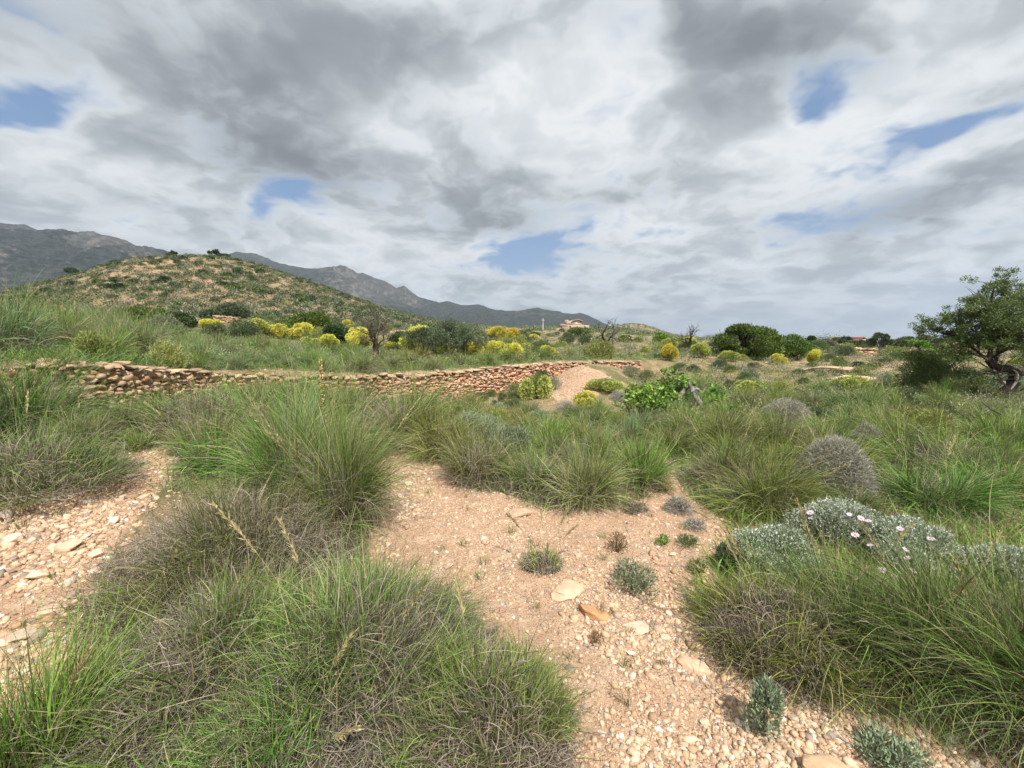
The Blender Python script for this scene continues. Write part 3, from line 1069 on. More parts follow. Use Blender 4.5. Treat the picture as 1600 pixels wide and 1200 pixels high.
ORANGE = [(212, 158, 112)]; PINK = [(198, 164, 136)]; PALE = [(202, 180, 156)]
single_rock('rock', 925, 962, 62, .30, [(206, 156, 112)], 'flat orange rock slab lying loose on the stony path', 1, sy=.6, yaw=-.5, box=.3)
single_rock('rock', 890, 925, 74, .22, PINK, 'pinkish weathered rock half buried just above the orange slab', 2, sy=.8, yaw=.2)
single_rock('rock', 1088, 1048, 56, .35, PINK, 'pale pink angular rock beside the path near the dead grass skirt', 3, sy=.55, yaw=-.6)
single_rock('rock', 996, 988, 46, .2, PALE, 'small whitish flat rock sunk in the middle of the path', 4)
single_rock('rock', 1280, 1212, 80, .3, [(176, 148, 118)], 'tan rock at the bottom edge of the photo', 5, sy=.7)
single_rock('pebble', 1487, 1157, 20, .55, [(206, 200, 180)], 'smooth oval cream pebble in the bottom right corner', 6, jit=.03, box=0, sink=-.1, sy=.7)
single_rock('rock', 808, 806, 46, .3, PINK, 'low flat stone on the path just before the grass clumps', 7, sy=.55)
single_rock('pebble', 985, 1028, 13, .6, [(206, 206, 206)], 'pale grey pebble lying in the middle of the path', 8, jit=.05, sink=-.2)
single_rock('rock', 668, 716, 15, .8, PALE, 'small blocky stone where the path runs up to the grass', 9, sink=-.3)
for i, (px, py, w) in enumerate([(700, 890, 20), (756, 1010, 18), (1040, 1000, 16), (1010, 1100, 17), (1100, 1130, 15), (760, 850, 16), (640, 760, 17), (905, 1000, 16), (1165, 1030, 16),
                                 (1240, 1130, 17), (990, 1180, 22), (60, 905, 24), (20, 850, 22), (110, 860, 24), (85, 960, 26), (30, 1000, 28), (150, 870, 20), (600, 735, 14), (905, 870, 15), (1050, 870, 14)]):
    o = single_rock('stone', px, py, w, .55, [(212, 180, 152)] if i % 3 else PALE, 'loose fist-sized stone lying on the bare gravelly earth', 20 + i, 'stone', jit=.14, sink=0)
    o['group'] = 'loose stones on the path'
single_rock('rock_slab', 1292, 580, 82, .12, [(214, 184, 156)], 'long pale bedrock slab behind the shrubs near the big dark bush', 60, sy=.5, yaw=-.15, sink=.0)
single_rock('rock_slab', 1335, 594, 56, .14, [(206, 172, 144)], 'lower reddish bedrock slab in front of the long pale slab', 61, sy=.5, yaw=-.2, sink=.0)
single_rock('boulder', 1206, 569, 18, .45, [(218, 196, 172)], 'small pale boulder at the foot of the big dark bush', 62, 'boulder')
single_rock('boulder', 758, 556, 9, 1.5, [(140, 138, 134)], 'upright grey boulder standing among the yellow broom on the terrace', 63, 'boulder', sink=-.3)


# ------------------------------------------------------------------ dry stone walls
def stone_wall(name, pts, zt, zb, label, seed, sw=.2, sh=.11, thick=.42, reddish=None, step=1.0, rough=0.0, ragged=None):
    """pts (n,2) plan line, zt and zb top and bottom heights along it; the face looks to the side of the camera"""
    rng = np.random.default_rng(seed)
    pts = np.asarray(pts, float)
    s = np.concatenate([[0], np.cumsum(np.hypot(*np.diff(pts, axis=0).T))])
    px_ = lambda q: np.interp(q, s, pts[:, 0]); py_ = lambda q: np.interp(q, s, pts[:, 1])
    T_, B_ = lambda q: np.interp(q, s, zt), lambda q: np.interp(q, s, zb)
    def frame(q):
        dx, dy = px_(q + .15) - px_(q - .15), py_(q + .15) - py_(q - .15)
        l = np.hypot(dx, dy) + 1e-9
        return dx / l, dy / l, dy / l, -dx / l          # tangent, normal towards the camera
    root = empty(name, (0, 0, 0))
    P, sz, yw, cc, sy = [], [], [], [], []
    z0 = float(min(zb)); row = 0
    q0 = 0
    hmax = float(np.max(zt - zb))
    z = 0.0
    while z < hmax + .05:
        hh = sh * rng.uniform(.75, 1.3)
        q = rng.uniform(0, sw)
        while q < s[-1]:
            w = sw * (.62 + .6 * q / s[-1]) * rng.uniform(.45, 1.5) * (1 + rough * rng.uniform(-.4, .6))
            zz = B_(q) + z + hh / 2 + rng.normal(0, sh * .16)
            if zz < T_(q) - hh * .5:
                P.append((q + w / 2, zz, rng.normal(0, .02 + .02 * rough))); sz.append((w, hh))
            q += w * .93
        z += hh * .9
    P = np.array(P); sz = np.array(sz); n = len(P)
    tx, ty, nx, ny = frame(P[:, 0])
    pos = np.stack([px_(P[:, 0]) + nx * P[:, 2], py_(P[:, 0]) + ny * P[:, 2], P[:, 1]], -1)
    cols = pal(rng, n, (200, 168, 134, 3), (186, 150, 116, 3), (172, 130, 100, 1.2), (208, 184, 154, 1.5), (164, 144, 124, 2), (140, 118, 98, 1.5))
    if reddish is not None:
        w = reddish(P[:, 0] / s[-1])[:, None]
        cols = cols * (1 - w) + pal(rng, n, (212, 168, 136, 3), (200, 148, 116, 2), (218, 186, 156, 2), (180, 152, 128, 1.5)) * w
    mb = MB()
    rocks_face(mb, rng, pos, sz, np.arctan2(ty, tx), cols, .2)
    obj('face_stones', mb.mesh('face_stones'), M_STONE, root)
    # coping: flatter, larger stones along the top
    q = 0; C_, S_ = [], []
    while q < s[-1]:
        w = sw * (.62 + .6 * q / s[-1]) * rng.uniform(.45, 1.35)
        for off in (.0, -.2):
            C_.append((q + w / 2, float(T_(q)) - .0 + rng.normal(0, .028 + .02 * rough), off * rng.uniform(.8, 1.2))); S_.append((w, sh * rng.uniform(.6, 1.0)))
        q += w * .9
    C_ = np.array(C_); S_ = np.array(S_)
    tx, ty, nx, ny = frame(C_[:, 0])
    pos = np.stack([px_(C_[:, 0]) + nx * C_[:, 2], py_(C_[:, 0]) + ny * C_[:, 2], C_[:, 1]], -1)
    mc = MB()
    rocks_face(mc, rng, pos, S_, np.arctan2(ty, tx), pal(rng, len(C_), (190, 164, 134, 3), (174, 148, 120, 3), (156, 134, 112, 2), (176, 148, 116, 1)), .26)
    obj('coping_stones', mc.mesh('coping_stones'), M_STONE, root)
    # earth core
    q = np.linspace(0, s[-1], 200)
    tx, ty, nx, ny = frame(q)
    a = np.stack([px_(q) - nx * .05, py_(q) - ny * .05], -1); b = np.stack([px_(q) - nx * thick, py_(q) - ny * thick], -1)
    t_, b_ = T_(q) - .05, B_(q) - .3
    V = np.concatenate([np.c_[a, t_], np.c_[b, t_], np.c_[b, b_], np.c_[a, b_]])
    i = np.arange(199)
    F = np.concatenate([np.stack([i + k * 200, i + 1 + k * 200, i + 1 + ((k + 1) % 4) * 200, i + ((k + 1) % 4) * 200], -1) for k in range(4)])
    mk = MB(); mk.add(V, F, lin(160, 124, 98))
    obj('earth_core', mk.mesh('earth_core'), M_STONE, root)
    return tag(root, label, 'stone wall')


def rocks_face(mb, rng, P, sz, yaw, cols, depth):
    n = len(P); V0, F0 = ICO2
    V = np.repeat(V0[None], n, 0)
    V = np.sign(V) * np.abs(V) ** .7
    for _ in range(9):
        pn = unit(rng.normal(0, 1, (n, 3)))[:, None]; dd = rng.uniform(.55, .95, (n, 1, 1))
        V = V - np.maximum((V * pn).sum(-1, keepdims=True) - dd, 0) * pn
    V = V * (1 + rng.uniform(-.035, .035, (n, len(V0), 1))) * 1.1
    V = V * np.stack([sz[:, 0] * .54, np.full(n, depth * .5), sz[:, 1] * .56], -1)[:, None]
    a = rng.normal(0, .16, n); c, s = np.cos(a)[:, None], np.sin(a)[:, None]
    V = np.stack([V[..., 0] * c + V[..., 2] * s, V[..., 1], -V[..., 0] * s + V[..., 2] * c], -1)
    a = yaw + rng.normal(0, .1, n); c, s = np.cos(a)[:, None], np.sin(a)[:, None]
    V = np.stack([V[..., 0] * c - V[..., 1] * s, V[..., 0] * s + V[..., 1] * c, V[..., 2]], -1) + P[:, None]
    F = (np.arange(n) * len(V0))[:, None, None] + F0[None]
    mb.add(V.reshape(-1, 3), F.reshape(-1, 3), np.repeat(cols, len(V0), 0))


_az = np.linspace(azp(-120), azp(1000), 260)
_d = smooth1(_az, WA, WD)
_top = np.interp(_az, WA, [EYE + (535 - w[1]) / FPX * w[2] for w in WALL])
_pts = np.stack([np.tan(_az) * _d, _d], -1)
_bot = H(_pts[:, 0] * .93, _pts[:, 1] * .93, False) - .15
_px = 800 + FPX * np.tan(_az)
_top = _top + .05 * fbm(_px * .03, _px * 0, 3, 4) * ss(500, 300, _px)
_red = lambda f: .25 + .4 * ss(.2, .65, f)
stone_wall('dry_stone_wall', _pts, _top, _bot, 'long curved dry stone terrace wall of tan and reddish stones crossing the middle of the scene', 8, sw=.15, sh=.072, reddish=_red)


def far_wall(pxs, pys, pyb, label, seed, sw, sh, Dm=None):
    P_ = [at(a, b) for a, b in zip(pxs, pyb)]
    pts = np.array([p[:2] for p in P_])
    zt = np.array([EYE - math.tan(math.atan((a - 535) / FPX)) * p[1] for a, p in zip(pys, P_)])
    zb = np.array([p[2] - .1 for p in P_])
    k = np.linspace(0, len(pts) - 1, 40); ii = np.arange(len(pts))
    pts2 = np.stack([np.interp(k, ii, pts[:, 0]), np.interp(k, ii, pts[:, 1])], -1)
    return stone_wall('dry_stone_wall', pts2, np.interp(k, ii, zt), np.interp(k, ii, zb), label, seed, sw, sh)


def wall_at(p0, p1, h, label, seed, sw=.35, sh=.14):
    k = np.linspace(0, 1, 30)[:, None]
    a, b = np.array(at_depth(*p0)[:2]), np.array(at_depth(*p1)[:2])
    pts = a + (b - a) * k
    z = H(pts[:, 0], pts[:, 1], False)
    return stone_wall('dry_stone_wall', pts, z + h, z - .15, label, seed, sw, sh)


wall_at((378, 27), (482, 24), .42, 'low whitish dry stone wall below the yellow broom at the hill foot', 31)
wall_at((338, 36), (374, 35), .75, 'short piece of stone wall in front of the grey green tree', 32)
wall_at((1322, 38), (1368, 38), .62, 'short dry stone wall on the dry field right of the big dark bush', 33, .4, .2)
wall_at((1378, 46), (1500, 46), .32, 'long low pale stone wall across the dry field', 34, .6, .16)


# ------------------------------------------------------------------ trees
def limb_tree(seed, start, d0, length, radius, levels, kids, spread, shrink=.72, grav=.0, wob=.25, seg=5, cut=.0, sides=6, first=None):
    """returns bark MB and twig ends [(point, direction)]"""
    rng = np.random.default_rng(seed)
    mb, ends = MB(), []
    def go(p, d, L_, r, lv):
        pts = [np.array(p)]; dd = unit(np.array(d))
        for i in range(seg):
            dd = unit(dd + rng.normal(0, wob / seg ** .5, 3) + np.array([0, 0, grav]))
            pts.append(pts[-1] + dd * L_ / seg)
        rr = np.linspace(r, r * .62, seg + 1)
        bc = pal(rng, 1, *BARK_PAL)[0]
        tube(mb, pts, rr, max(3, sides - lv), bc)
        if lv >= levels:
            ends.append((pts[-1], dd)); ends.append((pts[seg // 2], dd)); return
        for k in range(kids):
            i = seg if k == 0 else rng.integers(max(1, seg // 2), seg + 1)
            a = unit(np.cross(dd, rng.normal(0, 1, 3)))
            ang = R(spread) * rng.uniform(.5, 1.25) * (.6 if k == 0 else 1)
            nd = dd * math.cos(ang) + a * math.sin(ang)
            go(pts[i], nd, L_ * shrink * rng.uniform(.75, 1.2), rr[i] * (.8 if k == 0 else .62), lv + 1)
    for (p, d, L_, r, lv) in (first or [(start, d0, length, radius, 0)]):
        go(p, d, L_, r, lv)
    return mb, ends


BARK_PAL = [(92, 80, 70, 2), (74, 64, 58, 2), (110, 98, 88, 1)]


def crown_mesh(seed, ends, n, leaf, lw, kind, rad, up=.2, flat=.7):
    rng = np.random.default_rng(seed)
    mb = MB()
    E = np.array([e[0] for e in ends]); Dn = np.array([e[1] for e in ends])
    k = rng.integers(0, len(E), n)
    sc = rng.uniform(.6, 1.3, len(E))[k]
    off = unit(rng.normal(0, 1, (n, 3))) * (rng.uniform(0, 1, n) ** .5 * rad * sc)[:, None] * [1, 1, flat]
    P = E[k] + off
    D_ = unit(off / rad + Dn[k] * .5 + [0, 0, up] + rng.normal(0, .4, (n, 3)))
    tone = rng.uniform(.8, 1.2, len(E))[k][:, None]
    sprig(mb, P, D_, leaf, lw, rng, pal(rng, n, *SHRUB[kind]) * tone)
    return mb.mesh('crown')


def tree(name, cat, px, D, label, bark, crown=None, group=None, rotz=0, scale=1.0):
    p = at_depth(px, D)
    root = empty(name, p - np.array([0, 0, .05]), rotz, scale)
    obj('trunk', bark.mesh('trunk', True), M_BARK, root)
    if crown is not None: obj('crown', crown, M_LEAF, root)
    return tag(root, label, cat, group)


def mpp(D): return D / FPX            # metres per photograph pixel at depth D


# the leaning tree at the right edge
def pine():
    D = 11.6; s = mpp(D)
    def pt(px, py, dy=0.): return np.array([(px - 1570) * s, dy, (618 - py) * s])
    BARK_PAL[:] = [(58, 50, 46, 2), (46, 40, 38, 2), (80, 72, 66, 1)]
    mb = MB()
    rng = np.random.default_rng(4)
    main = [pt(1568, 622), pt(1574, 610, .03), pt(1584, 600, .05), pt(1591, 587, .05), pt(1589, 574, .02), pt(1578, 567, 0), pt(1563, 566, 0), pt(1551, 562, 0), pt(1546, 554, .02)]
    t = np.linspace(0, 8, 33); main = np.array([[np.interp(k, range(9), [m[a] for m in main]) for a in range(3)] for k in t])
    main[1:-1] = (main[:-2] + main[1:-1] * 2 + main[2:]) / 4
    rad = np.interp(t, [0, 1, 3, 5, 8], [.17, .15, .14, .1, .085])
    tube(mb, main, rad * (1 + .1 * np.sin(t * 5)), 9, lin(56, 48, 44))
    seam = main[8:20] + np.array([-.075, -.115, .01]); tube(mb, seam, np.interp(np.linspace(0, 1, 12), [0, .5, 1], [.02, .05, .012]), 6, lin(160, 152, 142))
    def limb(pts, r0, r1, col=(70, 62, 56)):
        P = np.array(pts); k = np.linspace(0, len(P) - 1, 16)
        P = np.stack([np.interp(k, range(len(P)), P[:, a]) for a in range(3)], -1)
        P[1:-1] = (P[:-2] + P[1:-1] * 2 + P[2:]) / 4
        P[1:-1] += rng.normal(0, .012, P[1:-1].shape)
        tube(mb, P, np.linspace(r0, r1, 16), 6, lin(*col)); return P
    limbs = [limb([pt(1572, 590, 0), pt(1560, 584, -.1), pt(1548, 572, -.2), pt(1532, 568, -.3)], .05, .02, (170, 160, 148)),
             limb([pt(1589, 578, 0), pt(1600, 575, 0), pt(1625, 578, .2), pt(1660, 560, .4)], .06, .02),
             limb([pt(1547, 556), pt(1540, 548, .1), pt(1520, 543, .2), pt(1498, 552, .1), pt(1484, 562, 0)], .04, .012, (130, 120, 110)),
             limb([pt(1546, 555), pt(1552, 530, .1), pt(1553, 500, .2), pt(1551, 465, .2), pt(1549, 435, .2)], .06, .015),
             limb([pt(1550, 535), pt(1535, 515, 0), pt(1522, 490, -.2), pt(1512, 465, -.3)], .035, .012),
             limb([pt(1553, 520), pt(1575, 500, .2), pt(1592, 470, .3), pt(1600, 450, .3)], .04, .012),
             limb([pt(1546, 555), pt(1528, 530, .3), pt(1500, 512, .5), pt(1478, 505, .6)], .035, .01),
             limb([pt(1560, 560, .1), pt(1590, 530, .5), pt(1630, 505, .7), pt(1670, 500, .8)], .045, .012),
             limb([pt(1552, 550), pt(1548, 525, -.5), pt(1540, 505, -.9)], .03, .01), limb([pt(1556, 545), pt(1580, 520, -.4), pt(1610, 490, -.8)], .03, .01)]
    ends = []
    for P in limbs:
        for i in range(4, 16, 1):
            for _ in range(4):
                d = unit(rng.normal(0, 1, 3) * [1, 1, .8] + [0, 0, .4])
                L_ = rng.uniform(.2, .85)
                q = np.array([P[i] + d * L_ * f + [0, 0, .05 * f * f] for f in (0, .35, .7, 1)])
                tube(mb, q, [.012, .009, .006, .003], 3, lin(84, 76, 68))
                ends += [(q[3], d), (q[2], d)]
    # a crown that narrows towards its top
    ends = [e for e in ends if abs(e[0][0] + 20 * s) < 22 * s + max(0., (193 * s - e[0][2])) * 1.0 and e[0][0] > -102 * s]
    ends = [e for e in ends if e[0][2] > (618 - 556) * s and (e[0][2] > (618 - 535) * s or abs(e[0][0] + 25 * s) > 30 * s)]
    low = [(pt(px, py, dy), np.array([0, 0, 1.])) for px, py, dy in [(1482, 550, .9), (1497, 575, 1.1), (1512, 588, 1.2), (1530, 582, 1.3), (1490, 590, 1.2), (1550, 590, 1.5), (1520, 562, 1.2), (1503, 556, 1.2), (1545, 572, 1.6), (1570, 570, 1.8), (1610, 580, 1.8)]]
    mats = crown_mesh(41, ends, 62000, .06, .019, 'pine', .13, .3, .8)
    mb2 = MB()
    root = tree('leaning_tree', 'tree', 1570, D, 'leaning tree with bent blackened trunk at the right edge', mb, mats)
    cl = crown_mesh(42, low, 15000, .06, .02, 'pine', .40, .2, .6)
    obj('low_foliage', cl, M_LEAF, root)


pine()

# dead almond trees
BARK_PAL[:] = [(52, 46, 44, 2), (70, 64, 60, 2), (110, 104, 98, 1)]
s = mpp(19.5)
mb, _ = limb_tree(12, None, None, 0, 0, 4, 3, 34, .66, .03, .5, first=[
    ((0, 0, 0), (-.25, 0, 1), .62, .11, 3)], seg=4)
mb = MB()
main = np.array([[0, 0, 0], [-.04, 0, .45], [-.2, 0, .85], [-.4, .05, 1.15]])
tube(mb, main, [.13, .1, .09, .06], 7, lin(44, 38, 36))
tube(mb, [[-.03, 0, .3], [.12, .05, .6], [.14, .1, 1.0]], [.07, .055, .045], 6, lin(96, 90, 86))
b2, _ = limb_tree(13, None, None, 0, 0, 3, 3, 36, .7, .03, .55, first=[((-.4, .05, 1.15), (-.45, .1, .8), .55, .045, 0), ((-.2, 0, .85), (.5, .1, .55), .5, .05, 0),
               ((.14, .1, 1.0), (.35, .2, .8), .55, .045, 0), ((-.3, 0, 1.0), (-.2, -.3, .9), .5, .035, 0)], seg=4)
mb.v += b2.v; mb.q += [q + mb.n for q in b2.q]; mb.c += b2.c; mb.n += b2.n
tree('dead_tree', 'tree', 953, 19.6, 'leafless dead tree with black forked trunk standing on the terrace behind the wall', mb, scale=.93)


def forked_tree(seed, H_, r, lean, limbs, levels, spread=34, wob=.4):
    """trunk with rising crooked limbs, H_ metres tall"""
    rg = np.random.default_rng(seed)
    mb = MB()
    t = np.linspace(0, 1, 7)[:, None]
    trunk = t * np.array([lean * H_, 0, H_ * .42]); trunk[1:-1] += rg.normal(0, r * .35, (5, 3))
    trunk[0, 2] = -.1
    tube(mb, trunk, np.linspace(r * 1.25, r * .8, 7), 8, pal(rg, 1, *BARK_PAL)[0])
    first = []
    for i in range(limbs):
        a = 2 * math.pi * i / limbs + rg.uniform(-.4, .4)
        k = 6 if i % 2 == 0 else rg.integers(3, 6)
        first.append((tuple(trunk[k]), (math.cos(a) * .75, math.sin(a) * .75, 1.0), H_ * rg.uniform(.2, .27), r * .5, 4 - levels))
    b, _ = limb_tree(seed + 1, None, None, 0, 0, 4, 3, spread, .78, .07, wob, seg=4, first=first)
    mb.v += b.v; mb.q += [q + mb.n for q in b.q]; mb.c += b.c; mb.n += b.n
    return mb


tree('dead_tree', 'tree', 1073, 30, 'small leafless dead tree on the skyline left of the big dark bush', forked_tree(15, 2.0, .12, .1, 5, 3), scale=1.1)
BARK_PAL[:] = [(104, 90, 80, 2), (86, 74, 66, 2), (124, 110, 98, 1)]
tree('bare_tree', 'tree', 591, 12.6, 'bare twiggy greyish brown tree among the yellow broom behind the wall', forked_tree(17, 1.72, .085, -.03, 6, 4, 36, .45))


def bushy(name, cat, px, D, w, h, kind, n, label, seed, leaf=.07, lw=.03, trunk=.25, lumps=14, group=None, small=.36, bare=0):
    """a tree or tall bush of w x h metres with trunk, limbs and a lumpy crown of leaves"""
    rng = np.random.default_rng(seed)
    BARK_PAL[:] = [(70, 62, 54, 2), (54, 48, 42, 2), (90, 82, 74, 1)]
    lp = []
    for i in range(lumps):
        a = rng.uniform(0, 2 * math.pi); e = rng.uniform(-.35, 1.3); sc = small * rng.uniform(.55, 1.2)
        rx, rz = w * .5 * sc, h * (1 - trunk) * .5 * sc * 1.15
        c, sn = math.cos(e), math.sin(e)
        cz = h * trunk + h * (1 - trunk) * .42
        lp.append((math.cos(a) * c * (w * .5 - rx), math.sin(a) * c * (w * .5 - rx), max(cz + sn * (h * (1 - trunk) * .58 - rz), rz * .8), rx, rz))
    if trunk <= .06:
        for i in range(int(lumps * .8)):
            a = rng.uniform(0, 2 * math.pi); sc = small * rng.uniform(.7, 1.1); q = rng.uniform(.1, 1) * w * .5
            lp.append((math.cos(a) * (q - w * .25 * sc), math.sin(a) * (q - w * .25 * sc), h * rng.uniform(.12, .5), w * .5 * sc, h * .5 * sc))
    cr = MB()
    tone = {}
    leaf_cloud(cr, rng, n, lp, leaf, lw, lambda m, P: pal(rng, m, *SHRUB[kind]) * (1 + .35 * fbm(P[:, 0] * 3 / w + seed, P[:, 2] * 3 / w + P[:, 1] * 2 / w, 2, seed))[:, None], up=.3, shell=.35)
    bk = MB()
    for x, y, z, rx, rz in lp:
        t = np.linspace(0, 1, 7)[:, None]
        p = t * np.array([x, y, z]) + np.sin(t * math.pi) * np.array([x * -.15, y * -.15, h * .06])
        p[1:] += rng.normal(0, w * .012, (6, 3))
        tube(bk, p, np.linspace(w * .022, w * .005, 7), 5, pal(rng, 1, *BARK_PAL)[0])
    if trunk > .2: tube(bk, [[0, 0, -.1], [0, 0, h * trunk * .5], [w * .02, 0, h * trunk * 1.1]], [w * .05, w * .04, w * .035], 7, pal(rng, 1, *BARK_PAL)[0])
    if bare:
        b, _ = limb_tree(seed + 5, (0, 0, h * .3), (.1, 0, 1), h * .33, w * .018, 4, 3, 34, .72, .05, .4, seg=4)
        bk.v += b.v; bk.q += [q + bk.n for q in b.q]; bk.c += b.c; bk.n += b.n
    return tree(name, cat, px, D, label, bk, cr.mesh('crown'), group)


def B(px, py_top, py_base, wpx, D, **k):
    s = mpp(D); return dict(px=px, D=D, w=wpx * s, h=(py_base - py_top) * s, **k)


bushy('bush', 'bush', **B(1165, 504, 560, 98, 27, kind='brightdark', small=.27, n=30000, label='big dense dark green bush on the skyline, taller left half of the pair', seed=51, leaf=.12, lw=.06, trunk=.05, lumps=40))
bushy('bush', 'bush', **B(1225, 519, 560, 78, 28.5, kind='brightdark', small=.28, n=18000, label='lower dark green bush leaning right against the tallest skyline bush', seed=52, leaf=.12, lw=.06, trunk=.05, lumps=30))
bushy('olive_tree', 'tree', **B(660, 500, 546, 80, 17.5, kind='olive', n=15000, label='grey green olive tree beside the bare twiggy tree', seed=53, leaf=.07, lw=.02, trunk=.08, lumps=16))
bushy('olive_tree', 'tree', **B(702, 484, 548, 88, 17, kind='olive', n=20000, label='dark olive tree with dead twigs sticking out of its top', seed=54, leaf=.07, lw=.02, trunk=.1, lumps=20, bare=1))
bushy('small_tree', 'tree', **B(742, 494, 546, 46, 18.5, kind='grey', n=9000, label='lighter green small tree touching the right side of the dark olive tree', seed=55, leaf=.06, lw=.018, trunk=.1, lumps=14))
bushy('tree', 'tree', **B(372, 476, 507, 50, 40, kind='olive', n=9000, label='round grey green tree at the foot of the hill', seed=56, leaf=.18, lw=.06, trunk=.12))
bushy('bush', 'bush', **B(336, 490, 508, 34, 42, kind='olive', n=4500, label='low grey green bush left of the round hill foot tree', seed=57, leaf=.16, lw=.07, trunk=.05))
bushy('bush', 'bush', **B(232, 471, 506, 92, 22, kind='brightdark', n=12000, label='long dark green bush behind the tall terrace grass below the hill', seed=58, leaf=.1, lw=.05, trunk=.0, lumps=18))
bushy('bush', 'bush', **B(283, 481, 512, 50, 21, kind='dark', n=6000, label='dark bush closing the right end of the long dark green bush', seed=59, leaf=.1, lw=.05, trunk=.0, lumps=12))
bushy('bush', 'bush', **B(489, 488, 524, 74, 30, kind='brightdark', n=10000, label='glossy dark green bush behind the row of yellow broom', seed=60, leaf=.14, lw=.07, trunk=.0, lumps=16))
bushy('bush', 'bush', **B(447, 498, 516, 36, 34, kind='green', n=4000, label='smaller green bush left of the glossy dark green bush', seed=61, leaf=.14, lw=.06, trunk=.0))
bushy('bush', 'bush', **B(528, 504, 545, 52, 19, kind='dark', n=9000, label='dark bush between the low broom and the bare twiggy tree', seed=62, leaf=.09, lw=.045, trunk=.0, lumps=14))
bushy('bush', 'bush', **B(570, 508, 545, 44, 20, kind='dark', n=7000, label='dark bush directly behind the bare twiggy tree', seed=63, leaf=.09, lw=.045, trunk=.0, lumps=12))
bushy('bush', 'bush', **B(630, 512, 545, 50, 20, kind='dark', n=7000, label='dark bush in the gap between bare tree and olive trees', seed=64, leaf=.09, lw=.04, trunk=.0, lumps=12))
bushy('bush', 'bush', **B(266, 459, 468, 22, 85, kind='dark', n=1500, label='small round dark bush alone on the lower hillside', seed=65, leaf=.4, lw=.2, trunk=.0, lumps=7))
bushy('bush', 'bush', **B(196, 460, 467, 30, 80, kind='dark', n=1500, label='flat dark bush low on the left side of the hill', seed=66, leaf=.4, lw=.2, trunk=.0, lumps=7))
bushy('bush', 'bush', **B(1468, 530, 562, 42, 24, kind='leafy', n=9000, label='bright green bush left of the leaning tree', seed=67, leaf=.1, lw=.06, trunk=.02, lumps=14))
bushy('bush', 'bush', **B(1031, 517, 534, 26, 45, kind='leafy', n=3500, label='round bright green bush near the small skyline dead tree', seed=68, leaf=.18, lw=.1, trunk=.0))
bushy('bush', 'bush', **B(905, 513, 530, 44, 55, kind='green', n=5000, label='green bushy growth just below the ruined house', seed=69, leaf=.25, lw=.12, trunk=.0))
bushy('bush', 'bush', **B(976, 524, 536, 22, 42, kind='green', n=2500, label='green bush just right of the black forked dead tree', seed=70, leaf=.18, lw=.1, trunk=.0))
bushy('small_tree', 'tree', 347, 165, 4.2, 3.2, 'dark', 900, 'lone tree on the very top of the hill', 71, .6, .3, .35, 7)
bushy('small_tree', 'tree', 362, 165, 5.0, 1.8, 'dark', 900, 'low dark tree on the hilltop just right of the lone tree', 72, .6, .3, .1, 7)
bushy('small_tree', 'tree', 285, 165, 2.6, 2.6, 'dark', 500, 'tiny tree on the hill crest left of the lone tree', 73, .6, .3, .3, 5)
bushy('small_tree', 'tree', 128, 160, 5, 3.4, 'dark', 900, 'dark round tree on the left shoulder of the hill', 74, .6, .3, .1, 7)
hz = [(1264, 525, 536, 16, 70, 'dark', 'small round dark tree alone on the horizon right of the big dark bush'),
      (1289, 530, 541, 16, 75, 'olive', 'pale small olive on the horizon next to the round dark tree'),
      (1303, 527, 541, 14, 80, 'green', 'narrow green tree in the horizon row before the long olive grove'),
      (1318, 526, 545, 20, 60, 'olive', 'rounded olive tree left of the red roof'),
      (1336, 531, 546, 28, 55, 'olive', 'broad low olive tree in front of the red roof'),
      (1292, 545, 560, 20, 45, 'dry', 'twiggy bare grey shrub tree behind the round yellow broom'),
      (1374, 520, 551, 34, 48, 'olive', 'tallest olive tree of the far field with its forked trunk in view'),
      (1356, 530, 548, 16, 52, 'olive', 'olive tree tucked behind the tallest far olive on its left'),
      (1393, 531, 548, 20, 55, 'green', 'green almond tree next to the tallest far olive on its right'),
      (1404, 532, 550, 18, 54, 'green', 'almond tree with slanting trunk in the middle of the far grove'),
      (1420, 530, 548, 24, 58, 'leafy', 'bright leaved almond tree of the far grove'),
      (1436, 532, 552, 26, 50, 'leafy', 'near almond tree of the grove with a leaning dark trunk'),
      (1412, 525, 541, 28, 78, 'olive', 'high rounded tree rising behind the almond grove'),
      (1438, 523, 541, 30, 80, 'olive', 'greyish tall tree behind the right end of the almond grove'),
      (1456, 528, 541, 24, 82, 'dark', 'dark tree on the horizon touching the bright green bush')]
for i, (px, yt, yb, w, D, k, lab) in enumerate(hz):
    s = mpp(D)
    p = at_depth(px, D)
    top = EYE + (535 - yt) * s
    bushy('olive_tree' if 'olive' in lab else 'tree', 'tree', px, D, w * s, max(top - p[2], 1.2), k, 2600, lab, 100 + i, .22, .1, .28, 11, 'trees on the far flat horizon')

# ------------------------------------------------------------------ the ruined farmhouse on its rise
def flat_mat(name, c, n=6, v=.12):
    m, g_ = material(name)
    tcn = g_.new('ShaderNodeTexCoord')
    f = g_.noise(tcn.outputs['Object'], n, 5, .6).outputs['Fac']
    c2 = tuple(x * (1 - v * 2) for x in c)
    p_ = g_.new('ShaderNodeBsdfPrincipled')
    g_.put(p_.inputs['Base Color'], g_.mix(g_.step(f, .35, .65), c, c2)); g_.put(p_.inputs['Roughness'], .9)
    return finish(m, g_, p_.outputs[0])


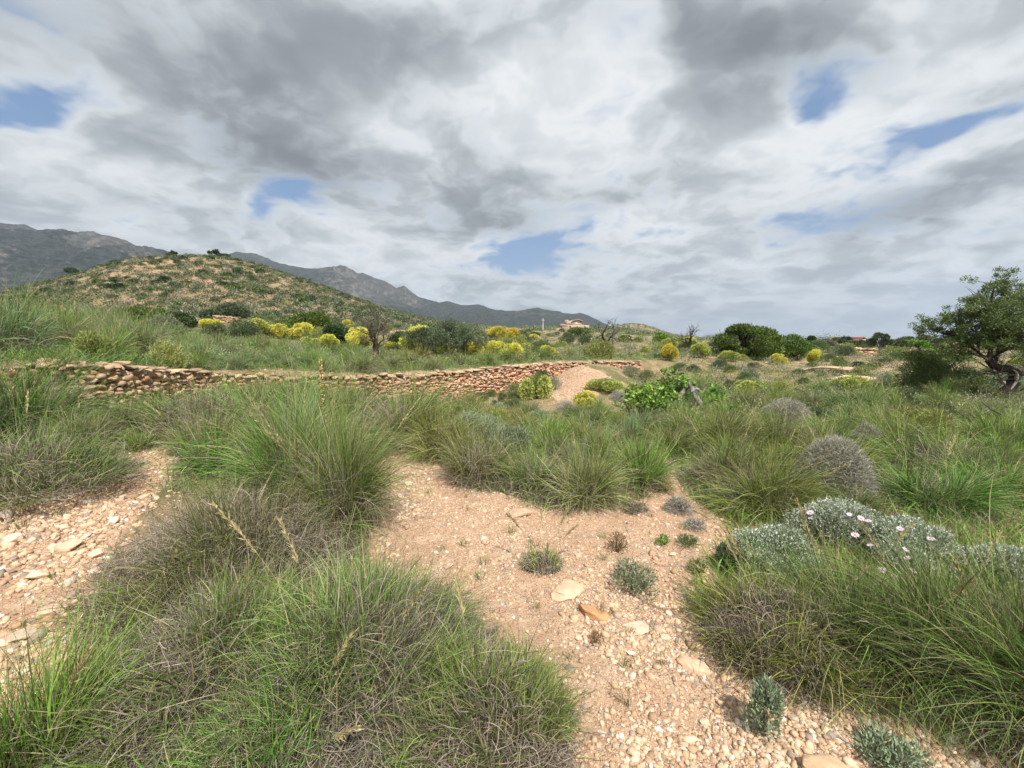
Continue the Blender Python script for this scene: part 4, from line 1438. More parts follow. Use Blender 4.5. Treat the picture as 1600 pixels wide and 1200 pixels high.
def block(mb, x0, x1, y0, y1, z0, z1, col=(1, 1, 1), slope=0.0):
    V = [(x0, y0, z0), (x1, y0, z0), (x1, y1, z0), (x0, y1, z0), (x0, y0, z1), (x1, y0, z1 + 0), (x1, y1, z1 + slope), (x0, y1, z1 + slope)]
    mb.add(V, [(0, 3, 2, 1), (4, 5, 6, 7), (0, 1, 5, 4), (1, 2, 6, 5), (2, 3, 7, 6), (3, 0, 4, 7)], np.array(col, float))


def gable(mb, x0, x1, y0, y1, z, h, over=.25, t=.16):
    xm = x0 + (x1 - x0) * .45
    V = []
    for yy in (y0 - over, y1 + over):
        V += [(x0 - over, yy, z - .05), (xm, yy, z + h), (x1 + over, yy, z - .12), (x1 + over, yy, z - .12 + t), (xm, yy, z + h + t), (x0 - over, yy, z - .05 + t)]
    F = [(0, 1, 7, 6), (1, 2, 8, 7), (2, 3, 9, 8), (3, 4, 10, 9), (4, 5, 11, 10), (5, 0, 6, 11), (0, 5, 4, 1), (1, 4, 3, 2), (6, 7, 10, 11), (7, 8, 9, 10)]
    mb.add(V, F, (1, 1, 1))


M_PLAST = flat_mat('old_plaster', lin(214, 200, 180), 1.2); M_RUIN = flat_mat('rubble_masonry', lin(176, 154, 132), 3)
M_TILE = flat_mat('clay_tile', lin(170, 150, 132), 5, .15); M_HOLE = flat_mat('dark_opening', lin(52, 44, 40), 2, .1); M_RED = flat_mat('red_roof', lin(150, 78, 60), 2, .1)
M_WHITE = flat_mat('whitewash', lin(206, 204, 198), 1, .08)


def house():
    D = 88.0; s = mpp(D)
    p = at_depth(893, D)
    zq = lambda py: EYE + (535 - py) * s - p[2]
    xq = lambda px: (px - 893) * s
    root = empty('farmhouse', p)
    def part(name, fn, mat, parent=root):
        m_ = MB(); fn(m_); return obj(name, m_.mesh(name), mat, parent)
    up = part('upper_wall', lambda m_: block(m_, xq(887.5), xq(908), 0, 5, zq(509), zq(502.2)), M_PLAST)
    part('gable_wall', lambda m_: m_.add([(xq(887.5), -.05, zq(502.3)), (xq(896), -.05, zq(500.2)), (xq(908), -.05, zq(502.3)), (xq(887.5), 5, zq(502.3)), (xq(896), 5, zq(500.2)), (xq(908), 5, zq(502.3))],
         [(0, 1, 2), (3, 5, 4)], (1, 1, 1)), M_PLAST)
    part('tower_wall', lambda m_: block(m_, xq(883.5), xq(887.4), -.1, 3.5, zq(510), zq(500.3)), M_RUIN)
    part('roof', lambda m_: gable(m_, xq(895), xq(908), -.1, 5, zq(502.2), .30), M_TILE)
    lo = part('lower_wall', lambda m_: block(m_, xq(877), xq(909), -1.6, -.12, -1.5, zq(508.2)), M_RUIN)
    part('lean_to_wall', lambda m_: block(m_, xq(868), xq(876.9), -1.5, 2, -1.5, zq(513.5)), M_RUIN)
    part('lean_to_roof', lambda m_: block(m_, xq(875), xq(884), -1.7, 1.5, zq(509.8), zq(509.2), slope=.5), M_TILE)
    part('side_wall', lambda m_: block(m_, xq(909.2), xq(918), -1, 3, -1.5, zq(508.6)), M_RUIN)
    for a, b, c, d, y, par in ((891, 892.6, 505.2, 503.6, -.03, up), (901.5, 902.8, 504.8, 503.9, -.03, up), (905.5, 907.3, 504.2, 502.8, -.03, up), (887.4, 889.4, 512.4, 509.7, -1.63, lo), (910, 912, 515, 511, -1.63, lo)):
        part('window', lambda m_: block(m_, xq(a), xq(b), y, y + .2, zq(c), zq(d)), M_HOLE, par)
    tag(root, 'half ruined farmhouse with pale plaster upper storey on the distant rise', 'house')


house()


def far_building(px, D, w, h, label, roof, name):
    s = mpp(D); p = at_depth(px, D)
    root = empty(name, p)
    m_ = MB(); block(m_, -w / 2, w / 2, 0, 4, -.5, h); wl = obj('wall', m_.mesh('wall'), M_RUIN if roof is M_RED else M_WHITE, root)
    m_ = MB(); gable(m_, -w / 2, w / 2, 0, 4, h, .35, .06); obj('roof', m_.mesh('roof'), roof, root)
    m_ = MB(); block(m_, -w * .1, w * .08, -.03, .2, 0, h * .7); obj('door', m_.mesh('door'), M_HOLE, wl)
    return tag(root, label, 'building')


far_building(1347, 95, 1.2, 1.5, 'tiny building with a red roof showing between the far olive trees', M_RED, 'hut')
far_building(1308, 140, 1.8, 1.8, 'tiny whitish building on the horizon between two small trees', M_TILE, 'hut')
s = mpp(52)
for px, w, lab in ((1372, 1.9, 'white low garden wall under the tallest far olive tree'), (1357, .8, 'short white block of wall left of the tallest far olive tree')):
    p = at_depth(px, 46)
    m_ = MB(); block(m_, -w / 2, w / 2, 0, .25, -.2, .28, (1, 1, 1), .03); block(m_, -w / 2 - .04, w / 2 + .04, -.03, .28, .2805, .32)
    tag(obj('garden_wall', m_.mesh('garden_wall'), M_WHITE, None, p), lab, 'wall')
# pale mast
p = at_depth(848, 95)
m_ = MB(); tube(m_, [[0, 0, 0], [0, 0, 1.5], [0, 0, 3.0]], [.12, .09, .06], 6, (1, 1, 1)); block(m_, -.35, .35, -.06, .06, 2.45, 2.56)
tag(obj('utility_pole', m_.mesh('utility_pole'), M_WHITE, None, p), 'thin pale pole standing left of the distant farmhouse', 'pole')

# ------------------------------------------------------------------ broken trunk and fallen branch
def stump():
    D = 9.2; s = mpp(D); p = at_depth(1085, D)
    q = lambda px, py, dy=0: np.array([(px - 1085) * s, dy, EYE + (535 - py) * s - p[2]])
    root = empty('dead_stump', p)
    for nm, pts, r in (('log', [q(1100, 642), q(1096, 632), q(1089, 618, .03), q(1082, 606, .03), q(1078, 596, .05)], [.07, .062, .066, .05, .012]),
                       ('log', [q(1062, 632, .25), q(1068, 622, .2), q(1076, 612, .15), q(1081, 606, .1)], [.06, .05, .045, .025]),
                       ('broken_branch', [q(1082, 612, -.02), q(1088, 606, -.05), q(1092, 609, -.1), q(1094, 616, -.12)], [.022, .026, .022, .006])):
        P = np.array(pts); k = np.linspace(0, len(P) - 1, 14); r = np.interp(k, range(len(P)), r)
        P = np.stack([np.interp(k, range(len(P)), P[:, a]) for a in range(3)], -1)
        rng = np.random.default_rng(len(nm)); P[1:-1] += rng.normal(0, .008, P[1:-1].shape)
        m_ = MB(); tube(m_, P, r * rng.uniform(.85, 1.15, 14), 8, pal(rng, 14, (176, 170, 164), (150, 142, 136), (120, 112, 106)))
        obj(nm, m_.mesh(nm, True), M_BARK, root)
    tag(root, 'weathered silver grey broken tree stump leaning in the bright green plant', 'stump')


stump()


def fallen():
    D = 7.2; s = mpp(D); p = at_depth(1575, D)
    q = lambda px, py, dy=0: np.array([(px - 1575) * s, dy, EYE + (535 - py) * s - p[2]])
    root = empty('fallen_branch', p)
    m_ = MB()
    tube(m_, np.array([q(1660, 672), q(1600, 657), q(1578, 650), q(1556, 640), q(1545, 632), q(1540, 628)]), [.022, .018, .016, .012, .008, .003], 6, lin(70, 62, 56))
    obj('limb', m_.mesh('limb', True), M_BARK, root)
    for pts in ([q(1552, 638), q(1548, 640), q(1544, 645)], [q(1556, 640), q(1549, 645), q(1540, 647)], [q(1590, 654), q(1598, 646), q(1604, 642)]):
        m_ = MB(); tube(m_, np.array(pts), [.008, .006, .003], 5, lin(150, 140, 130)); obj('twig', m_.mesh('twig', True), M_BARK, root)
    tag(root, 'dead dark branch with short forked twigs reaching in at the right edge', 'branch')


fallen()


# ------------------------------------------------------------------ placing plants
def cam_depth(p): return p[1] * math.cos(TILT) + (EYE - p[2]) * math.sin(TILT)


def spot(px, base, w, h, back=.3):
    """ground point, width and height in metres of a plant seen w x h pixels large with its foot at (px, base)"""
    p = at(px, base) if base < 1195 else at(px, 1195)
    if base >= 1195:
        d = ray(px, base); t = -(EYE - .02) / d[2]; p = np.array([d[0] * t, d[1] * t, 0.])
    W0 = w * cam_depth(p) / FPX
    r = np.hypot(p[0], p[1]); f = (r + W0 * back) / r
    x, y = p[0] * f, p[1] * f
    z = float(H(np.array([x]), np.array([y]))[0])
    p = np.array([x, y, z])
    W_ = w * cam_depth(p) / FPX
    e = math.atan((base - h - 600) / FPX) + TILT
    top = EYE - math.tan(e) * y
    return p, W_, max(top - z, W_ * .18)


TUSS_G = 'esparto grass tussocks'
HERO = [
    # px, base, w, h, kind, dead, blades, stalks, label
    (345, 1130, 330, 300, 'olive', .62, 9500, 0, 'big tangled green and grey tussock in the lower left foreground beside the largest one'),
    (560, 1150, 430, 330, 'olive', .66, 14000, 3, 'largest tangled grass tussock at the bottom of the photo with curling grey dead leaves'),
    (765, 1210, 270, 250, 'olive', .5, 7000, 1, 'loose green grass tussock at the bottom edge right of the largest tangled one'),
    (440, 1290, 380, 240, 'green', .5, 8000, 2, 'green grass tussock cut off by the bottom edge below the largest tangled one'),
    (392, 652, 110, 66, 'olive', .3, 2400, 0, 'low tussock right against the buried part of the wall, next to the crumbling end'),
    (470, 655, 120, 68, 'green', .3, 2400, 0, 'low green tussock against the buried part of the wall left of the cream flower spike'),
    (372, 935, 370, 235, 'brown', .76, 15000, 1, 'wide grey topped dome of mostly dead grass left of the stony path'),
    (535, 842, 98, 190, 'olive', .3, 3800, 3, 'tall upright green tussock at the left edge of the stony path'),
    (462, 812, 130, 200, 'green', .35, 3600, 2, 'shaggy tussock squeezed between the tall upright one and the grey topped dome'),
    (500, 760, 110, 150, 'blue', .3, 3000, 2, 'bluish tussock rising behind the tall upright one'),
    (430, 740, 150, 130, 'olive', .5, 4200, 2, 'green tussock between the tall upright tussock and the crumbling wall'),
    (45, 790, 290, 180, 'olive', .5, 6500, 4, 'large arching tussock at the left edge with a hollow of grey dead leaves'),
    (325, 692, 210, 138, 'olive', .5, 4800, 2, 'rounded tussock with dark dead skirt in front of the crumbling wall'),
    (25, 705, 260, 175, 'green', .3, 5200, 3, 'tussock in front of the hidden left end of the wall'),
    (105, 668, 130, 120, 'olive', .35, 3400, 2, 'tussock hiding the wall where its first big stones appear'),
    (60, 1260, 300, 250, 'bright', .1, 2600, 2, 'bright green soft grass clump in the bottom left corner'),
    (190, 970, 70, 60, 'bright', .2, 400, 0, 'sparse green grass tuft at the foot of the dead dome on the left gravel'),
    (215, 708, 60, 44, 'bright', .1, 600, 0, 'small fresh green tuft at the foot of the crumbling wall'),
    (625, 706, 150, 120, 'olive', .35, 4000, 2, 'tussock where the stony path meets the wall, with shaded dead base'),
    (690, 722, 120, 90, 'gold', .25, 3200, 1, 'yellowish green tussock second along the edge of the path'),
    (748, 763, 120, 92, 'brown', .4, 3600, 1, 'brownish tussock bulging onto the path'),
    (835, 775, 120, 80, 'olive', .3, 3200, 1, 'low olive tussock between the brownish and the spiky one'),
    (908, 797, 128, 100, 'straw', .3, 3600, 1, 'spiky pale tussock with straight radiating leaves at the far edge of the path'),
    (995, 770, 118, 86, 'bright', .25, 3400, 1, 'bright green rounded tussock at the right end of the row along the path'),
    (845, 690, 84, 50, 'bright', .2, 1700, 0, 'fresh green tussock below the yellow broom near the rubble ramp'),
    (920, 708, 96, 60, 'gold', .25, 2200, 1, 'golden green tussock behind the spiky pale tussock'),
    (978, 706, 84, 56, 'blue', .25, 2000, 1, 'bluish tussock behind the bright green rounded one'),
    (652, 668, 110, 62, 'green', .2, 2400, 1, 'green tussock covering the left foot of the stone wall'),
    (552, 668, 120, 92, 'olive', .2, 2400, 2, 'broad tussock in front of the left part of the wall'),
    (1132, 715, 130, 84, 'gold', .25, 3200, 2, 'golden green tussock behind the bright green leafy plant'),
    (1212, 716, 120, 86, 'olive', .35, 3200, 1, 'rounded olive tussock left of the grey dead ball shrub'),
    (1130, 772, 150, 92, 'olive', .3, 3400, 3, 'tussock right of the small gully leading up from the path'),
    (1188, 812, 180, 112, 'gold', .3, 4600, 3, 'sprawling yellow green tussock in front of the rounded olive one'),
    (1298, 694, 110, 46, 'bright', .1, 2000, 0, 'bright green tussock directly behind the grey dead ball shrub'),
    (1400, 704, 100, 66, 'green', .3, 2300, 1, 'dark based tussock beyond the upright grey dead shrub'),
    (1468, 752, 200, 92, 'green', .35, 4400, 1, 'broad tussock in the middle of the right hand grass'),
    (1445, 802, 210, 82, 'green', .35, 4400, 1, 'low wide tussock with grey base directly behind the white flowering shrubs'),
    (1560, 790, 170, 90, 'green', .25, 3400, 1, 'tussock at the right edge behind the white flowering shrubs'),
    (1560, 700, 150, 60, 'bright', .15, 2600, 1, 'light green tussock at the right edge below the leaning tree'),
    (1222, 1062, 230, 215, 'gold', .6, 7000, 4, 'upright yellow green tussock with a wide grey dead skirt right of the path'),
    (1335, 1065, 240, 190, 'olive', .3, 5200, 3, 'arching tussock right of the grey skirted one'),
    (1460, 1100, 260, 210, 'olive', .35, 5600, 3, 'large arching tussock below the pink daisies'),
    (1575, 1160, 270, 270, 'olive', .35, 6000, 3, 'large tussock filling the lower right edge'),
    (1690, 1240, 260, 280, 'green', .3, 4000, 2, 'tussock cut off by the right edge near the bottom corner'),
    (847, 896, 62, 46, 'straw', .75, 1300, 4, 'small isolated dry tuft with tall straw stems in the middle of the path'),
    (992, 803, 44, 32, 'brown', .8, 500, 0, 'small reddish dry tuft at the far edge of the path'),
]
for i, (px, base, w, h, kind, dead, n, st, lab) in enumerate(HERO):
    p, W_, Hh = spot(px, base, w, h)
    wid = .0027 + .0012 * cam_depth(p) / 2.2
    parts = tussock_parts(500 + i, W_, Hh * .82, n, dead, kind, wid, st, seg=8 if cam_depth(p) < 4 else 6, erect=1.25 if kind in ('bright', 'straw') else 1.0, stalk_h=2.6 if px == 847 else 1.35)
    r_ = assemble('grass_tussock', 'grass tussock', parts, TUSS_G)
    r_.location = tuple(p); r_['label'] = lab

# prototypes: unit width 1 m, height 0.55 m
TP = {}
for i, k in enumerate(('olive', 'green', 'bright', 'blue', 'gold', 'brown', 'straw')):
    TP[k] = assemble('grass_tussock', 'grass tussock', tussock_parts(700 + i, 1.0, .5, 2600, .3, k, .0065, 1, seg=5), TUSS_G)
    TP[k + '_far'] = simple('grass_tussock', 'grass tussock', tussock_parts(720 + i, 1.0, .5, 1300, .2, k, .010, 0, seg=4), TUSS_G)

SH_G = 'low scrub bushes'
SP = {}
for i, (k, n) in enumerate((('grey', 1), ('green', 1), ('dark', 1), ('olive', 1), ('yellowgreen', 1), ('silver', 1), ('dry', 1), ('rust', 1))):
    SP[k] = assemble('scrub_bush', 'bush', shrub_parts(740 + i, 1.0, .6, 5200, k, .055, .011, 11, stems=5, up=.5, shell=.3), SH_G)
    SP[k + '_far'] = simple('scrub_bush', 'bush', shrub_parts(760 + i, 1.0, .6, 3600, k, .06, .016, 12, stems=0, up=.4, shell=.4), SH_G)


# ------------------------------------------------------------------ yellow broom, placed one by one
BP = {}
for k in ('strong', 'pale', 'orange'):
    for j in (0, 1):
        BP[k, j] = assemble('broom_bush', 'bush', shrub_parts(780 + j + len(k) * 3, 1.0, .7, 4600, 'broom', .09, .010, 9 + 5 * j, YEL[k], 5200 if k != 'pale' else 3000, .05, .024, 5, up=.8, shell=.35), 'yellow flowering broom bushes')
BROOM = [
    (515, 552, 34, 26, 'strong', 'low yellow broom left of the dark bush behind the wall'),
    (543, 511, 18, 10, 'strong', 'small yellow broom top showing above the dark bushes'),
    (560, 548, 36, 32, 'strong', 'upright yellow broom just left of the bare twiggy tree'),
    (581, 548, 24, 18, 'strong', 'bright yellow broom touching the trunk of the bare twiggy tree'),
    (612, 550, 28, 14, 'strong', 'low yellow broom between the bare tree and the big round broom'),
    (655, 556, 52, 40, 'strong', 'big round yellow broom in front of the olive trees'),
    (690, 560, 26, 22, 'strong', 'small yellow broom at the right flank of the big round one'),
    (730, 558, 46, 26, 'strong', 'yellow broom third in the row below the olive trees'),
    (775, 560, 44, 24, 'strong', 'yellow broom around the upright grey boulder'),
    (800, 564, 40, 24, 'strong', 'yellow broom right of the upright grey boulder'),
    (762, 531, 26, 14, 'strong', 'yellow broom left of the deep yellow pair on the rise'),
    (782, 533, 34, 20, 'orange', 'deep yellow broom on the rise right of the olive trees'),
    (803, 533, 30, 18, 'orange', 'second deep yellow broom touching the first on the rise'),
    (820, 552, 34, 14, 'pale', 'flat pale broom on the rise behind the wall'),
    (853, 560, 34, 18, 'strong', 'low yellow broom above the bend of the wall'),
    (835, 531, 14, 8, 'strong', 'tiny yellow broom below the thin pale pole'),
    (838, 626, 44, 40, 'pale', 'spiky pale yellow broom at the foot of the wall bend'),
    (914, 641, 36, 26, 'strong', 'bright yellow small broom below the rubble ramp'),
    (945, 616, 52, 24, 'pale', 'wide pale yellow broom right of the rubble ramp'),
    (1045, 566, 30, 25, 'orange', 'rounded deep yellow broom right of the wall end'),
    (1046, 546, 26, 20, 'pale', 'paler broom just behind the rounded deep yellow one'),
    (1077, 539, 18, 13, 'strong', 'small round yellow broom under the skyline dead tree'),
    (1063, 537, 16, 10, 'pale', 'faint broom left of the small round one on the skyline'),
    (1092, 560, 34, 22, 'pale', 'pale yellow green broom left of the big dark bush'),
    (1008, 551, 18, 9, 'pale', 'low faint broom near the wall end'),
    (1140, 566, 30, 16, 'pale', 'flat pale broom in front of the big dark bush'),
    (1168, 615, 46, 22, 'pale', 'pale flowering broom in the middle of the right scrub'),
    (1218, 612, 24, 14, 'pale', 'small pale broom right of the middle scrub broom'),
    (1245, 622, 26, 14, 'pale', 'small faint yellow broom above the grey dead shrub'),
    (1215, 571, 24, 16, 'strong', 'yellow broom at the right foot of the big dark bush'),
    (1275, 571, 26, 22, 'strong', 'round yellow broom alone right of the big dark bush'),
    (1325, 612, 48, 22, 'pale', 'wide pale yellow broom below the bedrock slabs'),
    (1403, 613, 20, 14, 'strong', 'tiny bright yellow broom in the right hand grass'),
    (1225, 606, 20, 8, 'pale', 'smallest faint broom in the right scrub'),
    (332, 517, 36, 16, 'strong', 'yellow broom left of the short stone wall piece'),
    (398, 529, 42, 28, 'pale', 'tall pale yellow broom right of the short stone wall piece'),
    (425, 530, 30, 20, 'strong', 'first bright yellow broom above the low whitish wall'),
    (440, 531, 26, 22, 'strong', 'middle bright yellow broom above the low whitish wall'),
    (458, 530, 28, 20, 'pale', 'greenish yellow broom above the low whitish wall'),
    (473, 532, 30, 24, 'strong', 'last bright yellow broom above the low whitish wall'),
    (488, 545, 30, 20, 'pale', 'pale broom at the right end of the low whitish wall'),
    (548, 520, 16, 12, 'pale', 'small pale broom in the gap of the dark bushes'),
    (875, 543, 20, 10, 'pale', 'faint greenish broom below the distant farmhouse'),
    (1590, 574, 26, 14, 'pale', 'faint broom under the right side of the leaning tree'),
]
for i, (px, base, w, h, k, lab) in enumerate(BROOM):
    p, W_, Hh = spot(px, base, w * 1.15, h * 1.12)
    put(BP[k, i % 2], p, i * 1.7, (W_ * (.85 + .12 * (i % 4)), W_ * (1.2 - .12 * (i % 4)), Hh / .7), lab, 'yellow flowering broom bushes')

# grey dead shrubs and other single plants
def dead_shrub(px, base, w, h, n, label, seed, curl=.35):
    p, W_, Hh = spot(px, base, w, h)
    rng = np.random.default_rng(seed)
    mb = MB()
    cols = ((176, 171, 156, 3), (150, 146, 132, 3), (196, 190, 176, 2), (122, 118, 106, 1))
    for f, nn in ((1.0, n // 2), (.8, n // 4), (.6, n // 4)):
        pts = dome(rng, nn, W_ * f, Hh * f)
        d = unit(pts * [1, 1, .8] + rng.normal(0, .16, pts.shape) * W_)
        wig(mb, rng, pts, d, W_ * .12, .0028 + W_ * .002, pal(rng, nn, *cols))
    md = MB(); shrub_stems(md, rng, W_, Hh, 26, ((110, 100, 94), (84, 76, 72)), rad=.004 + W_ * .004)
    r_ = assemble('dead_shrub', 'dead shrub', {'foliage': mb.mesh('twigs'), 'stems': md.mesh('stems')})
    for c in KIDS[r_.name]:
        if c.name.startswith('foliage'): c.name = 'twigs'
    r_.location = tuple(p); r_['label'] = label


def dome(rng, n, W_, Hh):
    a = rng.uniform(0, 2 * math.pi, n); u = rng.uniform(-.1, 1, n); r = np.sqrt(np.clip(1 - u * u, 0, 1)) * rng.uniform(.75, 1, n)
    return np.stack([r * np.cos(a) * W_ * .5, r * np.sin(a) * W_ * .5, .05 * Hh + np.clip(u, 0, 1) * Hh * .88 * rng.uniform(.8, 1, n)], -1)


def wig(mb, rng, P, D_, L_, w, col):
    """short crooked twigs"""
    n = len(P)
    q = [P - D_ * L_ * .5]
    for k in range(4):
        D_ = unit(D_ + rng.normal(0, .35, (n, 3)))
        q.append(q[-1] + D_ * L_ / 4 * rng.uniform(.7, 1.3, (n, 1)))
    q = np.array(q)
    side = unit(np.cross(D_, unit(rng.normal(0, 1, (n, 3)))))[None] * (w * np.array([1, .9, .8, .6, .25]))[:, None, None] / 2
    V = np.stack([q - side, q + side], 2).transpose(1, 0, 2, 3).reshape(-1, 3)
    V[:, 2] = np.maximum(V[:, 2], .005)
    base = (np.arange(n) * 10)[:, None] + (np.arange(4) * 2)[None]
    mb.add(V, np.stack([base, base + 1, base + 3, base + 2], -1).reshape(-1, 4), np.repeat(col, 10, 0))


dead_shrub(1300, 780, 106, 104, 34000, 'round grey dead ball shrub with dense dry twigs', 1)
dead_shrub(1228, 664, 74, 44, 8000, 'low spreading grey dead shrub behind the rounded olive tussock', 2)
dead_shrub(988, 664, 20, 28, 1500, 'small pointed grey dead shrub left of the bright green leafy plant', 3)
dead_shrub(967, 628, 34, 22, 2500, 'grey dead shrub beside the wide pale yellow broom', 4)
dead_shrub(884, 648, 38, 26, 2500, 'grey dead shrub left of the bright yellow small broom', 5)
dead_shrub(1352, 706, 44, 52, 4500, 'upright brownish grey dead shrub between two right hand tussocks', 6)
dead_shrub(1300, 607, 20, 16, 1200, 'tiny grey dead shrub left of the lower bedrock slab', 7)
dead_shrub(1157, 580, 22, 14, 1200, 'tiny grey dead shrub below the big dark bush', 8)
dead_shrub(1196, 756, 60, 30, 2500, 'matted grey dead shrub beside the small gully', 9)
dead_shrub(1060, 806, 50, 34, 1800, 'dry brown dead shrub at the path edge near the gully', 10)
dead_shrub(1085, 832, 40, 24, 1200, 'thin dry shrub just below the brown one at the path edge', 11)
dead_shrub(1125, 990, 60, 36, 1500, 'thin grey twiggy shrub at the left side of the grey skirted tussock', 12)
dead_shrub(460, 555, 30, 22, 1200, 'pale grey dead shrub on the terrace below the low whitish wall', 13)

SINGLE = [
    # px, base, w, h, kind, n, leaf, lw, flowers, nf, fl, fw, up, name, category, label
    (1215, 905, 150, 70, 'silver', 7000, .055, .006, [(228, 232, 216, 3), (206, 214, 186, 1)], 3800, .012, .012, .8, 'flowering_shrub', 'white flowered shrub spilling onto the path edge above the grey skirted tussock'),
    (1310, 868, 150, 82, 'silver', 9000, .055, .006, [(232, 232, 226, 3), (206, 214, 186, 1)], 4400, .012, .012, .8, 'flowering_shrub', 'tallest white flowered shrub right in front of the grey dead ball shrub'),
    (1420, 905, 150, 86, 'silver', 9000, .055, .006, [(232, 232, 226, 3), (206, 214, 186, 1)], 4400, .012, .012, .8, 'flowering_shrub', 'white flowered shrub in the middle of the daisies'),
    (1565, 930, 130, 70, 'silver', 7000, .055, .006, [(232, 232, 226, 3), (206, 214, 186, 1)], 3800, .012, .012, .8, 'flowering_shrub', 'white flowered shrub at the right edge of the photo'),
    (985, 938, 90, 56, 'grey', 1500, .028, .007, None, 0, 0, 0, .5, 'small_shrub', 'low grey green shrub growing in the bare stony path'),
    (1192, 1160, 60, 92, 'silver', 1500, .024, .007, None, 0, 0, 0, .7, 'small_shrub', 'small upright silvery shrub at the right side of the path'),
    (1392, 1225, 110, 70, 'silver', 1800, .022, .007, None, 0, 0, 0, .7, 'small_shrub', 'silvery shrub at the bottom edge below the loose gravel'),
    (118, 770, 110, 72, 'silver', 4200, .035, .007, None, 0, 0, 0, .7, 'small_shrub', 'silvery grey shrub under the large arching left tussock'),
    (965, 868, 32, 32, 'rust', 260, .04, .006, None, 0, 0, 0, .8, 'dry_plant', 'tiny dry upright plant behind the low grey green shrub'),
    (1075, 860, 40, 18, 'green', 700, .02, .005, None, 0, 0, 0, .5, 'low_plant', 'flat green plant on the path below the gully'),
    (1035, 855, 26, 14, 'leafy', 400, .02, .005, None, 0, 0, 0, .5, 'low_plant', 'tiny green plant left of the flat green plant'),
    (1090, 905, 36, 26, 'green', 600, .02, .005, None, 0, 0, 0, .5, 'low_plant', 'sparse green sprigs at the right rim of the path'),
    (1140, 900, 60, 44, 'olive', 2200, .03, .006, None, 0, 0, 0, .5, 'small_shrub', 'olive green shrub at the foot of the spilling white flowered shrub'),
    (1040, 775, 34, 22, 'yellowgreen', 900, .02, .006, None, 0, 0, 0, .6, 'low_plant', 'yellowish green plant at the mouth of the gully'),
    (930, 1012, 22, 14, 'rust', 200, .02, .004, None, 0, 0, 0, .6, 'low_plant', 'tiny dry sprig below the orange rock slab'),
    (745, 702, 120, 62, 'silver', 6000, .05, .008, None, 0, 0, 0, .9, 'small_shrub', 'large blue grey shrub in front of the tallest part of the wall'),
    (800, 720, 90, 56, 'grey', 4500, .05, .008, None, 0, 0, 0, .9, 'small_shrub', 'grey green shrub right of the large blue grey one'),
    (722, 662, 50, 32, 'green', 2600, .04, .008, None, 0, 0, 0, .7, 'small_shrub', 'dark green shrub growing at the foot of the stone wall'),
    (782, 655, 40, 26, 'silver', 2000, .04, .008, None, 0, 0, 0, .7, 'small_shrub', 'pale silvery shrub right of the dark one at the wall foot'),
    (724, 668, 40, 24, 'broom', 1200, .04, .008, [(198, 198, 118, 1)], 260, .02, .012, .7, 'small_shrub', 'shrub with pale yellow buds before the stone wall'),
    (848, 604, 34, 30, 'dark', 2400, .05, .012, None, 0, 0, 0, .6, 'small_shrub', 'dark green shrub growing against the bend of the wall'),
    (806, 618, 46, 20, 'green', 2000, .05, .01, None, 0, 0, 0, .6, 'small_shrub', 'dark low shrub at the wall foot left of the spiky broom'),
    (868, 610, 24, 22, 'silver', 1500, .04, .01, None, 0, 0, 0, .6, 'small_shrub', 'silvery shrub on the left flank of the rubble ramp'),
    (985, 592, 40, 20, 'grey', 2200, .05, .012, None, 0, 0, 0, .6, 'small_shrub', 'brownish grey shrub before the right end of the wall'),
    (1008, 600, 40, 24, 'green', 2200, .05, .012, None, 0, 0, 0, .6, 'small_shrub', 'green shrub behind the bright green leafy plant'),
    (1300, 700, 60, 24, 'green', 1800, .04, .01, None, 0, 0, 0, .6, 'small_shrub', 'dark green low shrub behind the upright grey dead shrub'),
    (1330, 650, 90, 40, 'green', 5000, .05, .011, None, 0, 0, 0, .7, 'small_shrub', 'broad dark green shrub beyond the bright green tussock'),
    (1375, 575, 44, 18, 'dark', 2400, .06, .015, None, 0, 0, 0, .7, 'small_shrub', 'dark shrub right of the bedrock slabs on the dry field'),
    (1311, 578, 30, 22, 'brightdark', 2400, .07, .012, None, 0, 0, 0, 1., 'small_shrub', 'round dark green tuft behind the long bedrock slab'),
    (150, 566, 60, 50, 'yellowgreen', 3200, .05, .012, None, 0, 0, 0, .6, 'small_shrub', 'rusty olive shrub in the terrace grass behind the crumbling wall'),
    (262, 575, 60, 46, 'yellowgreen', 3200, .05, .012, [(232, 228, 210, 1)], 420, .014, .012, .6, 'small_shrub', 'yellowish shrub with white specks in the terrace grass'),
]
for i, (px, base, w, h, kind, n, leaf, lw, fc, nf, fl, fw, up, nm, lab) in enumerate(SINGLE):
    p, W_, Hh = spot(px, base, w, h)
    parts = shrub_parts(900 + i, W_, Hh, n if nm != 'flowering_shrub' else int(n * .62), kind, leaf, lw, 13, fc, nf, fl, fw, 8, up=up, shell=.45 if nm != 'flowering_shrub' else .1)
    r_ = assemble(nm, {'flowering_shrub': 'flowering shrub', 'small_shrub': 'bush'}.get(nm, 'plant'), parts)
    r_.location = tuple(p); r_['label'] = lab


